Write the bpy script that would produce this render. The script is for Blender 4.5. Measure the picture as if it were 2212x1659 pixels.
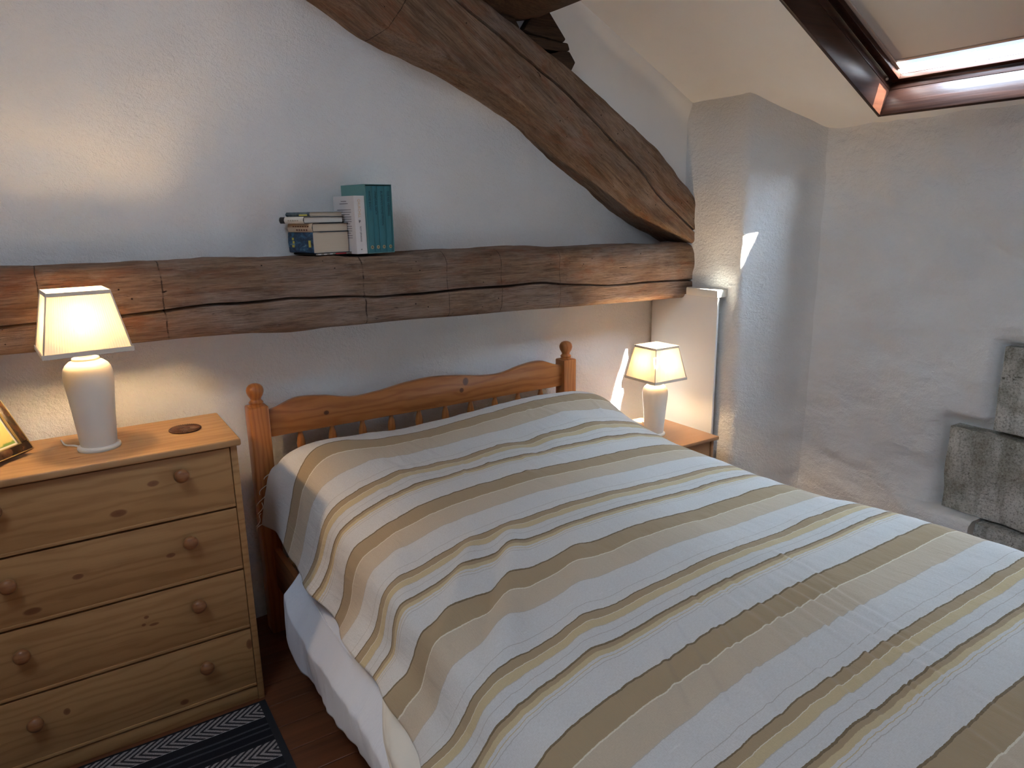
import bpy, bmesh, math, random
import numpy as np
from mathutils import Matrix, Vector

for o in list(bpy.data.objects):
    bpy.data.objects.remove(o, do_unlink=True)
SC = bpy.context.scene
COL = SC.collection
random.seed(7)
PI = math.pi

# ------------------------------------------------------------------ camera
cam_d = bpy.data.cameras.new('camera')
cam = bpy.data.objects.new('camera', cam_d)
COL.objects.link(cam)
RT = (0.840357, -0.541782, -0.01647)
UP = (0.140765, 0.188794, 0.971876)
FW = (0.523435, 0.819041, -0.234919)
cam.matrix_world = Matrix(((RT[0], UP[0], -FW[0], -0.4089),
                           (RT[1], UP[1], -FW[1], -2.6166),
                           (RT[2], UP[2], -FW[2], 1.6),
                           (0, 0, 0, 1)))
cam_d.sensor_fit = 'HORIZONTAL'
cam_d.sensor_width = 36.0
cam_d.lens = 36.0 * 1530.0 / 2212.0
cam_d.clip_start = 0.02
SC.camera = cam

# ------------------------------------------------------------------ light
SC.view_settings.view_transform = 'Standard'
SC.view_settings.look = 'None'
SC.view_settings.gamma = 1.0
SC.view_settings.use_curve_mapping = False
SC.view_settings.exposure = 0.1
SC.cycles.max_bounces = 10
SC.cycles.diffuse_bounces = 5
SC.cycles.transmission_bounces = 8
SC.cycles.transparent_max_bounces = 12
SC.cycles.caustics_reflective = False
SC.cycles.caustics_refractive = False
SC.cycles.sample_clamp_indirect = 30.0

wd = bpy.data.worlds.new('sky')
SC.world = wd
wd.use_nodes = True
bg = wd.node_tree.nodes['Background']
bg.inputs[0].default_value = (0.50, 0.68, 1.0, 1)
bg.inputs[1].default_value = 1.6

K = 0.52                                   # pitch of the roof
def zc(x): return 2.0969 - K * (x - 2.2966)    # underside of the right hand slope
CN = Vector((K, 0, 1)).normalized()        # outward normal of that slope
CS = Vector((-1, 0, K)).normalized()       # up the slope

SUN_DIR = Vector((-0.388, 1.0, -1.10)).normalized()
def sun():
    d = bpy.data.lights.new('sun', 'SUN'); d.energy = 150.0; d.angle = math.radians(0.5)
    d.color = (1.0, 0.93, 0.82)
    o = bpy.data.objects.new('sun', d); COL.objects.link(o)
    o.rotation_euler = SUN_DIR.to_track_quat('-Z', 'Y').to_euler()
    o.location = (4.5, -5, 6)
sun()
def area(name, loc, direction, sx, sy, power, color):
    d = bpy.data.lights.new(name, 'AREA'); d.shape = 'RECTANGLE'; d.size = sx; d.size_y = sy
    d.energy = power; d.color = color
    o = bpy.data.objects.new(name, d); COL.objects.link(o)
    z = -Vector(direction).normalized(); x = Vector((0, 1, 0)) if abs(z.y) < .9 else Vector((1, 0, 0))
    y = z.cross(x).normalized(); x = y.cross(z)
    o.matrix_world = Matrix(((x.x, y.x, z.x, loc[0]), (x.y, y.y, z.y, loc[1]), (x.z, y.z, z.z, loc[2]), (0, 0, 0, 1)))
    return o
DAY = (0.70, 0.83, 1.0)
SKY_Y0, SKY_Y1 = -0.8513, -1.5914            # skylight sides
SKY_B = Vector((2.5313, 0, zc(2.5313)))      # lower edge in the ceiling plane
SKY_H = 1.04
_c = SKY_B + CS * (SKY_H / 2) + CN * 0.44 + Vector((0, (SKY_Y0 + SKY_Y1) / 2, 0))
area('daylight_skylight', _c, -CN, 0.80, 1.16, 680.0, (0.62, 0.79, 1.0))
area('fill_low_window', (2.95, -2.33, 0.74), (-1, 0, 0), 0.85, 0.7, 20.0, DAY)  # added fill light at an invented low window out of view
area('fill_gable_window', (0.2, -4.40, 1.55), (0, 1, 0), 1.1, 1.1, 2.5, (0.88, 0.93, 1.0))  # weak fill through a made-up window behind the viewer
LS = Vector((-K, 0, 1)).normalized()          # outward normal of the left slope
area('fill_left_skylight', Vector((-1.00, -1.80, zc(-0.30) - K * 0.70)) + LS * 0.22, -LS, 0.8, 0.9, 38.0, (0.62, 0.79, 1.0))  # invented roof window out of view, added as fill for the right wall

# ------------------------------------------------------------------ helpers
def _hash(ix, iy, iz):
    n = (ix * 374761393 + iy * 668265263 + iz * 2147483647 + 1013904223) & 0xFFFFFFFF
    n = ((n ^ (n >> 13)) * 1274126177) & 0xFFFFFFFF
    n = ((n ^ (n >> 16)) * 2246822519) & 0xFFFFFFFF
    return ((n ^ (n >> 15)) & 0xFFFF) / 32767.5 - 1.0
def vnoise(x, y, z):
    x, y, z = np.broadcast_arrays(np.asarray(x, float), np.asarray(y, float), np.asarray(z, float))
    ix, iy, iz = np.floor(x).astype(np.int64), np.floor(y).astype(np.int64), np.floor(z).astype(np.int64)
    fx, fy, fz = x - ix, y - iy, z - iz
    u, v, w = [f * f * f * (f * (f * 6 - 15) + 10) for f in (fx, fy, fz)]
    r = 0
    for a in (0, 1):
        for b in (0, 1):
            for c in (0, 1):
                r = r + _hash(ix + a, iy + b, iz + c) * (u if a else 1 - u) * (v if b else 1 - v) * (w if c else 1 - w)
    return r
def fbm(x, y, z, octaves=3):
    s, a, f = 0, 1.0, 1.0
    for _ in range(octaves):
        s = s + a * vnoise(x * f, y * f, z * f); a *= 0.5; f *= 2.03
    return s

def link(o, parent=None):
    COL.objects.link(o)
    if parent is not None: o.parent = parent
    return o
def tag(o, label=None, cat=None, group=None, kind=None):
    if label: o['label'] = label
    if cat: o['category'] = cat
    if group: o['group'] = group
    if kind: o['kind'] = kind
    return o
def empty(name, loc=(0, 0, 0), rz=0.0):
    o = bpy.data.objects.new(name, None); o.location = loc; o.rotation_euler = (0, 0, rz)
    o.empty_display_size = 0.05
    return link(o)
def mesh(name, verts, faces, mat=None, parent=None, smooth=True, uv=None):
    me = bpy.data.meshes.new(name)
    me.from_pydata([tuple(map(float, v)) for v in verts], [], [tuple(int(i) for i in f) for f in faces])
    if uv is not None:
        lay = me.uv_layers.new(name='UVMap')
        idx = np.empty(len(me.loops), dtype=np.int32); me.loops.foreach_get('vertex_index', idx)
        lay.data.foreach_set('uv', np.asarray(uv, dtype=np.float32)[idx].ravel())
    if smooth: me.polygons.foreach_set('use_smooth', [True] * len(me.polygons))
    me.update()
    if mat: me.materials.append(mat)
    return link(bpy.data.objects.new(name, me), parent)
def bm_obj(name, bm, mat, parent=None, smooth=False, auto=None):
    bmesh.ops.recalc_face_normals(bm, faces=bm.faces)
    me = bpy.data.meshes.new(name); bm.to_mesh(me); bm.free()
    if smooth: me.polygons.foreach_set('use_smooth', [True] * len(me.polygons))
    me.materials.append(mat)
    if auto: me.set_sharp_from_angle(angle=math.radians(auto))
    return link(bpy.data.objects.new(name, me), parent)
def grid_faces(nu, nv, wrap_u=False):
    f = []
    for i in range(nu if wrap_u else nu - 1):
        a, b = i * nv, ((i + 1) % nu) * nv
        for j in range(nv - 1):
            f.append((a + j, b + j, b + j + 1, a + j + 1))
    return f
def box(name, lo, hi, mat, parent=None, bevel=0.003, seg=2):
    bm = bmesh.new(); bmesh.ops.create_cube(bm, size=1)
    lo, hi = Vector(lo), Vector(hi); c, s = (lo + hi) / 2, hi - lo
    for v in bm.verts: v.co = Vector((v.co.x * s.x, v.co.y * s.y, v.co.z * s.z)) + c
    if bevel: bmesh.ops.bevel(bm, geom=bm.edges[:] , offset=bevel, segments=seg, affect='EDGES', profile=0.5)
    return bm_obj(name, bm, mat, parent, smooth=bool(bevel), auto=40)
def prism(name, poly, axis, a, b, mat, parent=None, bevel=0.0, auto=40):
    """poly: 2D points; axis 'y': (x,z) extruded from y=a to b; 'x': (y,z); 'z': (x,y)"""
    bm = bmesh.new()
    def P(p, t): return {'y': (p[0], t, p[1]), 'x': (t, p[0], p[1]), 'z': (p[0], p[1], t)}[axis]
    va = [bm.verts.new(P(p, a)) for p in poly]; vb = [bm.verts.new(P(p, b)) for p in poly]
    bm.faces.new(va); bm.faces.new(vb[::-1])
    n = len(poly)
    for i in range(n): bm.faces.new((va[i], vb[i], vb[(i + 1) % n], va[(i + 1) % n]))
    if bevel:
        bmesh.ops.recalc_face_normals(bm, faces=bm.faces)
        es = [e for e in bm.edges if e.calc_face_angle(0) > 0.5]
        bmesh.ops.bevel(bm, geom=es, offset=bevel, segments=2, affect='EDGES', profile=0.5)
    return bm_obj(name, bm, mat, parent, smooth=True, auto=auto)
def lathe(name, prof, mat, parent=None, seg=40, center=(0, 0, 0), cap=True, axis='z'):
    v, f = [], []
    n = len(prof)
    for i in range(seg):
        a = 2 * PI * i / seg
        for r, z in prof:
            p = (r * math.cos(a), r * math.sin(a), z)
            if axis == 'y': p = (p[0], -p[2], p[1])
            v.append((p[0] + center[0], p[1] + center[1], p[2] + center[2]))
    f = grid_faces(seg, n, True)
    o = mesh(name, v, f, mat, parent)
    bm = bmesh.new(); bm.from_mesh(o.data)
    bmesh.ops.remove_doubles(bm, verts=bm.verts, dist=1e-6)
    bmesh.ops.recalc_face_normals(bm, faces=bm.faces)
    bm.to_mesh(o.data); bm.free()
    o.data.set_sharp_from_angle(angle=math.radians(55))
    return o
def tube(name, pts, r, mat, parent=None, seg=8, taper=None):
    pts = [Vector(p) for p in pts]; v = []
    n = len(pts)
    for i, p in enumerate(pts):
        t = (pts[min(i + 1, n - 1)] - pts[max(i - 1, 0)]).normalized()
        a = t.cross(Vector((0, 0, 1)))
        if a.length < 1e-3: a = t.cross(Vector((1, 0, 0)))
        a.normalize(); b = t.cross(a)
        rr = r * (taper[i] if taper else 1)
        for k in range(seg):
            an = 2 * PI * k / seg
            v.append(p + a * (rr * math.cos(an)) + b * (rr * math.sin(an)))
    f = []
    for i in range(n - 1):
        for k in range(seg):
            f.append((i * seg + k, i * seg + (k + 1) % seg, (i + 1) * seg + (k + 1) % seg, (i + 1) * seg + k))
    f.append(tuple(range(seg))[::-1]); f.append(tuple((n - 1) * seg + k for k in range(seg)))
    return mesh(name, v, f, mat, parent)
def catmull(pts, n):
    pts = np.asarray(pts, float)
    d = np.r_[0, np.cumsum(np.linalg.norm(np.diff(pts, axis=0), axis=1))]
    P = np.vstack([2 * pts[0] - pts[1], pts, 2 * pts[-1] - pts[-2]])
    t = np.linspace(0, d[-1], n); out = []
    for q in t:
        i = min(max(np.searchsorted(d, q, 'right') - 1, 0), len(d) - 2)
        u = (q - d[i]) / (d[i + 1] - d[i]); a, b, c, e = P[i:i + 4]
        out.append(0.5 * ((2 * b) + (c - a) * u + (2 * a - 5 * b + 4 * c - e) * u * u + (3 * b - 3 * c + e - a) * u ** 3))
    return np.array(out)

# ------------------------------------------------------------------ materials
class NT:
    def __init__(s, name, rough=0.6, spec=0.3):
        s.m = bpy.data.materials.new(name); s.m.use_nodes = True
        s.t = s.m.node_tree; s.n = s.t.nodes; s.l = s.t.links
        s.b = s.n['Principled BSDF']
        s.b.inputs['Roughness'].default_value = rough
        s.b.inputs['Specular IOR Level'].default_value = spec
        s._tc = None
    def put(s, inp, v):
        if isinstance(v, bpy.types.NodeSocket): s.l.new(v, inp)
        elif v is not None:
            if isinstance(v, (tuple, list)) and len(v) == 3 and inp.type == 'RGBA': v = (*v, 1)
            inp.default_value = v
    def tc(s, out='Object'):
        if s._tc is None: s._tc = s.n.new('ShaderNodeTexCoord')
        return s._tc.outputs[out]
    def math(s, op, a, b=0.0, c=0.0, clamp=False):
        n = s.n.new('ShaderNodeMath'); n.operation = op; n.use_clamp = clamp
        s.put(n.inputs[0], a); s.put(n.inputs[1], b); s.put(n.inputs[2], c)
        return n.outputs[0]
    def map(s, vec, scale=(1, 1, 1), loc=(0, 0, 0), rot=(0, 0, 0)):
        n = s.n.new('ShaderNodeMapping'); s.put(n.inputs[0], vec)
        n.inputs['Scale'].default_value = scale; n.inputs['Location'].default_value = loc; n.inputs['Rotation'].default_value = rot
        return n.outputs[0]
    def noise(s, vec, scale, detail=4.0, rough=0.55, dist=0.0):
        n = s.n.new('ShaderNodeTexNoise'); s.put(n.inputs['Vector'], vec)
        n.inputs['Scale'].default_value = scale; n.inputs['Detail'].default_value = detail
        n.inputs['Roughness'].default_value = rough; n.inputs['Distortion'].default_value = dist
        return n.outputs['Fac']
    def voronoi(s, vec, scale, feature='F1', rnd=1.0):
        n = s.n.new('ShaderNodeTexVoronoi'); n.feature = feature; s.put(n.inputs['Vector'], vec)
        n.inputs['Scale'].default_value = scale; n.inputs['Randomness'].default_value = rnd
        return n.outputs['Distance']
    def ramp(s, fac, stops, interp='LINEAR'):
        n = s.n.new('ShaderNodeValToRGB'); n.color_ramp.interpolation = interp; s.put(n.inputs[0], fac)
        e = n.color_ramp.elements
        while len(e) < len(stops): e.new(0.5)
        for i, (p, c) in enumerate(stops):
            e[i].position = p; e[i].color = (c, c, c, 1) if isinstance(c, (int, float)) else (*c, 1)
        return n.outputs[0]
    def mix(s, fac, a, b, mode='MIX'):
        n = s.n.new('ShaderNodeMix'); n.data_type = 'RGBA'; n.blend_type = mode
        s.put(n.inputs[0], fac); s.put(n.inputs[6], a); s.put(n.inputs[7], b)
        return n.outputs[2]
    def sep(s, vec):
        n = s.n.new('ShaderNodeSeparateXYZ'); s.put(n.inputs[0], vec); return n.outputs
    def comb(s, x, y, z):
        n = s.n.new('ShaderNodeCombineXYZ'); s.put(n.inputs[0], x); s.put(n.inputs[1], y); s.put(n.inputs[2], z); return n.outputs[0]
    def bump(s, h, dist=0.003, strength=1.0, prev=None):
        n = s.n.new('ShaderNodeBump'); n.inputs['Distance'].default_value = dist; n.inputs['Strength'].default_value = strength
        s.put(n.inputs['Height'], h)
        if prev is not None: s.put(n.inputs['Normal'], prev)
        return n.outputs[0]
    def col(s, c): s.put(s.b.inputs['Base Color'], c); return s
    def nrm(s, v): s.put(s.b.inputs['Normal'], v); return s
    def rgh(s, v): s.put(s.b.inputs['Roughness'], v); return s

def plain(name, color, rough=0.6, spec=0.3, metal=0.0, bump=None):
    t = NT(name, rough, spec); t.col(color); t.b.inputs['Metallic'].default_value = metal
    if bump: t.nrm(t.bump(t.noise(t.tc(), bump[0], 3), bump[1]))
    return t.m

def plaster(name, base, warm, fine=1.0, lump=1.0):
    t = NT(name, 0.92, 0.12); v = t.tc()
    big = t.noise(v, 2.2, 4); mid = t.noise(v, 11, 4)
    c = t.mix(t.ramp(big, [(0.35, 0.0), (0.72, 1.0)]), base, warm)
    c = t.mix(t.math('MULTIPLY', t.ramp(mid, [(0.5, 0), (0.8, 1)]), 0.25), c, tuple(x * 0.9 for x in base))
    t.col(c)
    g1 = t.noise(v, 85, 5, 0.62, 0.6); g2 = t.noise(t.map(v, (1, 1, 1.6)), 34, 4, 0.6, 0.4); g3 = t.noise(v, 220, 2, 0.5)
    h = t.math('ADD', t.math('MULTIPLY', g1, 0.55), t.math('ADD', t.math('MULTIPLY', g2, 0.7), t.math('MULTIPLY', g3, 0.22)))
    n = t.bump(h, 0.0065 * fine, 0.9)
    if lump > 1: n = t.bump(t.noise(t.map(v, (1, 1, 1.5)), 6.5, 2, 0.45, 0.35), 0.040 * (lump - 1), 0.8, n)
    t.nrm(n)
    return t.m
M_PLASTER = plaster('rough_white_plaster', (0.80, 0.79, 0.775), (0.755, 0.74, 0.72), 1.3)
M_PLASTER_R = plaster('lumpy_white_plaster', (0.87, 0.87, 0.865), (0.82, 0.80, 0.775), 1.25, 2.0)
M_SMOOTH = plaster('smooth_white_plaster', (0.87, 0.865, 0.85), (0.85, 0.84, 0.82), 0.12)
M_LOWBOUNCE = plain('low_bounce_grey', (0.20, 0.195, 0.19), 0.8, 0.1)  # dark tone for unseen walls, chosen to cut light bounced into the view
M_PANEL = plain('white_painted_board', (0.80, 0.785, 0.76), 0.5, 0.25)
M_CREAM = plain('cream_gloss_paint', (0.78, 0.74, 0.66), 0.4, 0.35)

def oldbeam(name, light=(0.36, 0.235, 0.155), dark=(0.115, 0.066, 0.042), red=(0.27, 0.105, 0.05), pale=(0.42, 0.335, 0.285), kerfs=(), ang=0.0, bleach=0.55):
    t = NT(name, 0.8, 0.18); v = t.tc()
    if ang: v = t.map(v, rot=(0, ang, 0))
    g = t.noise(t.map(v, (0.9, 9, 11)), 4.0, 9, 0.72, 0.35)
    fib = t.noise(t.map(v, (3.0, 60, 110)), 2.4, 6, 0.75, 0.15)
    hair = t.noise(t.map(v, (5.0, 150, 260)), 2.0, 3, 0.6)
    blot = t.noise(t.map(v, (1.6, 3, 4)), 2.6, 6, 0.65, 0.8)
    pal = t.noise(t.map(v, (1.7, 3, 5), loc=(3, 1, 2)), 1.9, 6, 0.68, 0.4)
    c = t.mix(t.ramp(g, [(0.34, 0.0), (0.64, 1.0)]), dark, light)
    c = t.mix(t.math('MULTIPLY', t.ramp(blot, [(0.50, 0), (0.66, 1)]), 0.65), c, red)
    c = t.mix(t.math('MULTIPLY', t.ramp(pal, [(0.46, 0), (0.66, 1)]), bleach), c, pale)
    c = t.mix(t.ramp(fib, [(0.34, 0.75), (0.47, 0.0)]), c, tuple(q * 0.45 for q in dark))
    c = t.mix(t.ramp(hair, [(0.36, 0.40), (0.55, 0.0)]), c, dark)
    c = t.mix(t.ramp(hair, [(0.56, 0.0), (0.75, 0.35)]), c, pale)
    # worm holes and torn flecks
    holes = t.voronoi(v, 30)
    pick = t.ramp(t.noise(v, 7, 3), [(0.53, 0), (0.58, 1)])
    hm = t.math('MULTIPLY', t.ramp(holes, [(0.06, 1.0), (0.10, 0.0)]), pick)
    flk = t.noise(t.map(v, (9, 30, 42), loc=(5, 5, 5)), 2.2, 4, 0.6, 0.6)
    hm = t.math('MAXIMUM', hm, t.ramp(flk, [(0.26, 1.0), (0.31, 0.0)]))
    c = t.mix(hm, c, (0.02, 0.012, 0.008))
    x, y, z = t.sep(v)
    wob = t.math('MULTIPLY', t.math('SUBTRACT', t.noise(t.map(v, (0, 1, 8)), 2.5, 3), 0.5), 0.012)
    brk = t.ramp(t.noise(t.map(v, (2, 2, 16)), 3.0, 3), [(0.36, 0.15), (0.52, 0.9)])
    for kx, kw in kerfs:
        d = t.math('ABSOLUTE', t.math('SUBTRACT', t.math('ADD', x, wob), kx))
        c = t.mix(t.math('MULTIPLY', t.ramp(t.math('DIVIDE', d, kw), [(0.25, 1.0), (0.8, 0.0)]), brk), c, (0.03, 0.018, 0.012))
    t.col(c)
    h = t.math('ADD', t.math('MULTIPLY', g, 0.6), t.math('ADD', t.math('MULTIPLY', fib, 0.7), t.math('ADD', t.math('MULTIPLY', hm, -0.8), t.math('MULTIPLY', hair, 0.25))))
    t.nrm(t.bump(h, 0.007, 1.0))
    return t.m
M_BEAM = oldbeam('weathered_tie_beam_oak', kerfs=((-0.119, 0.004), (0.563, 0.005), (1.165, 0.0025), (1.472, 0.002), (0.912, 0.002), (-0.452, 0.003)))
M_RAFTER = oldbeam('weathered_rafter_oak', light=(0.33, 0.215, 0.135), dark=(0.11, 0.064, 0.04), ang=-0.62, kerfs=((-0.72, .003),))
M_DARKBEAM = oldbeam('dark_purlin_oak', light=(0.10, 0.058, 0.034), dark=(0.03, 0.018, 0.012), red=(0.09, 0.035, 0.02), pale=(0.13, 0.09, 0.06), bleach=0.3)

def pine(name, light, dark, knots=(), axis=0, vert=2, grain=1.0, rough=0.42, stripes=38.0, knotcol=(0.20, 0.07, 0.03), halo=0.5):
    """axis: grain direction index, vert: across the face; knots: (along, across, r_along, r_across)"""
    t = NT(name, rough, 0.35); v = t.tc(); xyz = t.sep(v)
    a, b = xyz[axis], xyz[vert]; c3 = xyz[3 - axis - vert]
    bb = b; km = None
    for (ka, kb, ra, rb) in knots:
        da = t.math('SUBTRACT', a, ka); db = t.math('SUBTRACT', b, kb)
        d2 = t.math('ADD', t.math('POWER', t.math('ABSOLUTE', t.math('DIVIDE', da, ra * 3.2)), 2.0), t.math('POWER', t.math('ABSOLUTE', t.math('DIVIDE', db, rb * 1.8)), 2.0))
        e = t.math('POWER', 2.718, t.math('MULTIPLY', d2, -1.0))
        sg = t.math('DIVIDE', db, rb)
        bb = t.math('SUBTRACT', bb, t.math('MULTIPLY', t.math('MULTIPLY', e, sg), rb * 0.75))
        r2 = t.math('SQRT', t.math('ADD', t.math('POWER', t.math('ABSOLUTE', t.math('DIVIDE', da, ra)), 2.0), t.math('POWER', t.math('ABSOLUTE', t.math('DIVIDE', db, rb)), 2.0)))
        k1 = t.ramp(r2, [(0.0, 1.0), (0.72, 0.85), (1.0, 0.0)])
        km = k1 if km is None else t.math('MAXIMUM', km, k1)
    warp = t.noise(t.comb(t.math('MULTIPLY', a, 1.3), t.math('MULTIPLY', b, 7.0), c3), 2.2, 3, 0.5)
    rings = t.math('ADD', t.math('MULTIPLY', bb, stripes), t.math('MULTIPLY', warp, 3.2))
    w = t.math('ADD', t.math('MULTIPLY', t.math('SINE', t.math('MULTIPLY', rings, 6.283)), 0.5), 0.5)
    w = t.math('POWER', w, 2.2)
    fib = t.noise(t.comb(t.math('MULTIPLY', a, 6.0), t.math('MULTIPLY', bb, 240.0), t.math('MULTIPLY', c3, 240.0)), 1.0, 4, 0.6)
    tone = t.noise(t.comb(t.math('MULTIPLY', a, 0.8), t.math('MULTIPLY', bb, 9.0), c3), 1.7, 4, 0.6)
    f = t.math('ADD', t.math('MULTIPLY', w, 0.55 * grain), t.math('MULTIPLY', t.math('SUBTRACT', fib, 0.5), 0.45))
    f = t.math('ADD', f, t.math('MULTIPLY', t.math('SUBTRACT', tone, 0.45), 0.9), clamp=True)
    c = t.mix(f, light, dark)
    if km is not None:
        c = t.mix(t.math('MULTIPLY', km, 0.9), c, knotcol)
    t.col(c)
    t.nrm(t.bump(t.math('ADD', fib, t.math('MULTIPLY', w, -0.4)), 0.0006, 0.6))
    t.rgh(t.math('ADD', t.math('MULTIPLY', fib, 0.2), rough - 0.08))
    return t.m
PL, PD = (0.41, 0.225, 0.090), (0.285, 0.135, 0.048)
M_PINE = pine('pine', PL, PD)
M_PINE_TOP = pine('pine_top', (0.46, 0.265, 0.12), (0.34, 0.175, 0.07), knots=((-0.26, -0.16, .03, .006), (-0.03, -0.10, .02, .006), (-0.52, -0.28, .02, .005)), axis=0, vert=1, stripes=26)
M_KNOB = pine('knob_pine', (0.29, 0.125, 0.050), (0.20, 0.078, 0.030), stripes=60, rough=0.35)
HL, HD = (0.42, 0.155, 0.045), (0.26, 0.080, 0.021)
M_HEAD = pine('lacquered_pine', HL, HD, axis=2, vert=0, rough=0.3, stripes=55)
M_HEADRAIL = pine('lacquered_pine_rail', HL, HD, knots=((0.1626, 0.8909, 0.016, 0.02), (0.1419, 0.8547, 0.012, 0.012), (-0.4586, 0.8547, 0.012, 0.01)), rough=0.3, stripes=30, knotcol=(0.06, 0.018, 0.01))
M_BEDRAIL = pine('lacquered_pine_side', (0.34, 0.13, 0.045), (0.22, 0.07, 0.02), axis=1, vert=2, rough=0.4, stripes=30)
M_NIGHT = pine('nightstand_wood', (0.40, 0.20, 0.09), (0.32, 0.145, 0.06), grain=0.45, rough=0.4, stripes=18)
def floorboard(name):
    t = NT(name, 0.35, 0.4); v = t.tc(); oi = t.n.new('ShaderNodeObjectInfo')
    vv = t.comb(t.math('ADD', t.math('MULTIPLY', t.sep(v)[0], 1.2), t.math('MULTIPLY', oi.outputs['Random'], 50)), t.math('MULTIPLY', t.sep(v)[1], 16), oi.outputs['Random'])
    g = t.noise(vv, 3.0, 6, 0.6, 0.6)
    c = t.mix(t.ramp(g, [(0.3, 0), (0.7, 1)]), (0.085, 0.029, 0.012), (0.17, 0.060, 0.025))
    c = t.mix(t.math('MULTIPLY', oi.outputs['Random'], 0.4), c, (0.12, 0.042, 0.018))
    t.col(c); t.nrm(t.bump(g, 0.0012, 0.5)); return t.m
M_FLOOR = floorboard('stained_floorboard')
M_DARK = plain('dark_underfloor', (0.03, 0.02, 0.015), 0.9)

def velux(name, axis=0, vert=2):
    t = NT(name, 0.36, 0.2); v = t.tc(); p = t.sep(v)
    vv = t.comb(t.math('MULTIPLY', p[0], 1), t.math('MULTIPLY', p[1], 1), t.math('MULTIPLY', p[2], 1))
    sc = [70.0, 70.0, 70.0]; sc[axis] = 2.0
    g = t.noise(t.map(vv, tuple(sc)), 1.0, 5, 0.6)
    c = t.mix(t.ramp(g, [(0.35, 0), (0.7, 1)]), (0.022, 0.0075, 0.0045), (0.045, 0.016, 0.0085))
    t.col(c); t.nrm(t.bump(g, 0.0012, 0.6)); return t.m
M_VELUX_X = velux('stained_lining_slope', 0)
M_VELUX_Y = velux('stained_lining_level', 1)
def weathered(name):
    t = NT(name, 0.5, 0.3); v = t.tc()
    g = t.noise(t.map(v, (60, 2.5, 60)), 1.0, 6, 0.65)
    b = t.noise(t.map(v, (20, 7, 20)), 1.0, 4)
    c = t.mix(t.ramp(g, [(0.35, 0), (0.65, 1)]), (0.05, 0.02, 0.012), (0.10, 0.055, 0.04))
    c = t.mix(t.ramp(b, [(0.5, 0), (0.6, 0.7)]), c, (0.14, 0.11, 0.105))
    t.col(c); return t.m
M_WEATHER = weathered('weathered_sash')
M_CHANNEL = plain('blind_side_channel', (0.52, 0.44, 0.38), 0.45, 0.4)

M_BLIND = plain('white_blackout_cloth', (0.74, 0.73, 0.70), 0.85, 0.1)
def glass(name):
    t = NT(name, 0.02, 0.5); g = t.n.new('ShaderNodeBsdfGlossy'); g.inputs['Roughness'].default_value = 0.02
    tp = t.n.new('ShaderNodeBsdfTransparent'); tp.inputs[0].default_value = (0.93, 0.96, 0.97, 1)
    mx = t.n.new('ShaderNodeMixShader'); mx.inputs[0].default_value = 0.05
    t.l.new(tp.outputs[0], mx.inputs[1]); t.l.new(g.outputs[0], mx.inputs[2])
    t.l.new(mx.outputs[0], t.n['Material Output'].inputs[0]); return t.m
M_GLASS = glass('window_glass')

def stone(name, seed):
    t = NT(name, 0.9, 0.15); v = t.map(t.tc(), loc=(seed, seed * 2, 0))
    g = t.noise(v, 5, 6, 0.65, 0.5); pits = t.noise(t.map(v, (1, 1, 1.7)), 38, 5, 0.6, 1.2); streak = t.noise(t.map(v, (4, 9, 1.3)), 2.0, 4)
    c = t.mix(t.ramp(g, [(0.40, 0), (0.58, 1)]), (0.33, 0.32, 0.27), (0.68, 0.67, 0.62))
    c = t.mix(t.math('MULTIPLY', t.ramp(streak, [(0.50, 0), (0.62, 1)]), 0.6), c, (0.27, 0.26, 0.205))
    c = t.mix(t.ramp(pits, [(0.30, 0.9), (0.38, 0.0)]), c, (0.12, 0.11, 0.085))
    c = t.mix(t.ramp(pits, [(0.60, 0.0), (0.72, 0.6)]), c, (0.58, 0.57, 0.53))
    sp = t.noise(v, 130, 3, 0.7); c = t.mix(t.ramp(sp, [(0.38, 0.55), (0.50, 0.0)]), c, (0.13, 0.12, 0.095)); c = t.mix(t.ramp(sp, [(0.56, 0.0), (0.68, 0.4)]), c, (0.60, 0.59, 0.55))
    t.col(c); t.nrm(t.bump(t.math('ADD', pits, t.math('MULTIPLY', g, 0.4)), 0.008, 1.0)); return t.m
M_STONES = [stone('tooled_grey_stone_%d' % i, i * 3.7) for i in range(3)]

# ------------------------------------------------------------------ room shell
def plaster_disp(x, y, z, amp=1.0):
    return amp * (0.010 * fbm(x * 2.3, y * 2.3 + 5, z * 2.3, 3) + 0.0035 * fbm(x * 9 + 3, y * 9, z * 11, 3))

def back_wall():
    xs = np.r_[np.linspace(-3.05, -0.9, 30, endpoint=False), np.linspace(-0.9, 2.42, 176)]
    nz = 140
    V = []
    def top(x): return (zc(x) if x > -0.30 else zc(-0.30) - K * (-0.30 - x)) + 0.03
    for x in xs:
        zz = np.linspace(-0.02, top(x), nz)
        d = plaster_disp(x, 0.0, zz)
        for z, q in zip(zz, d): V.append((x, 0.15 - q, z))
    tag(mesh('wall_back', V, grid_faces(len(xs), nz), M_PLASTER), 'rough white plastered gable wall behind the bed', 'wall', kind='structure')
    # thin solid outer skin so that the wall is not paper thin
    tag(box('wall_back_outer', (-3.1, 0.21, -0.05), (2.55, 0.35, 3.45), M_DARK, bevel=0), 'outer masonry behind the plastered gable wall', 'wall', kind='structure')
back_wall()

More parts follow.
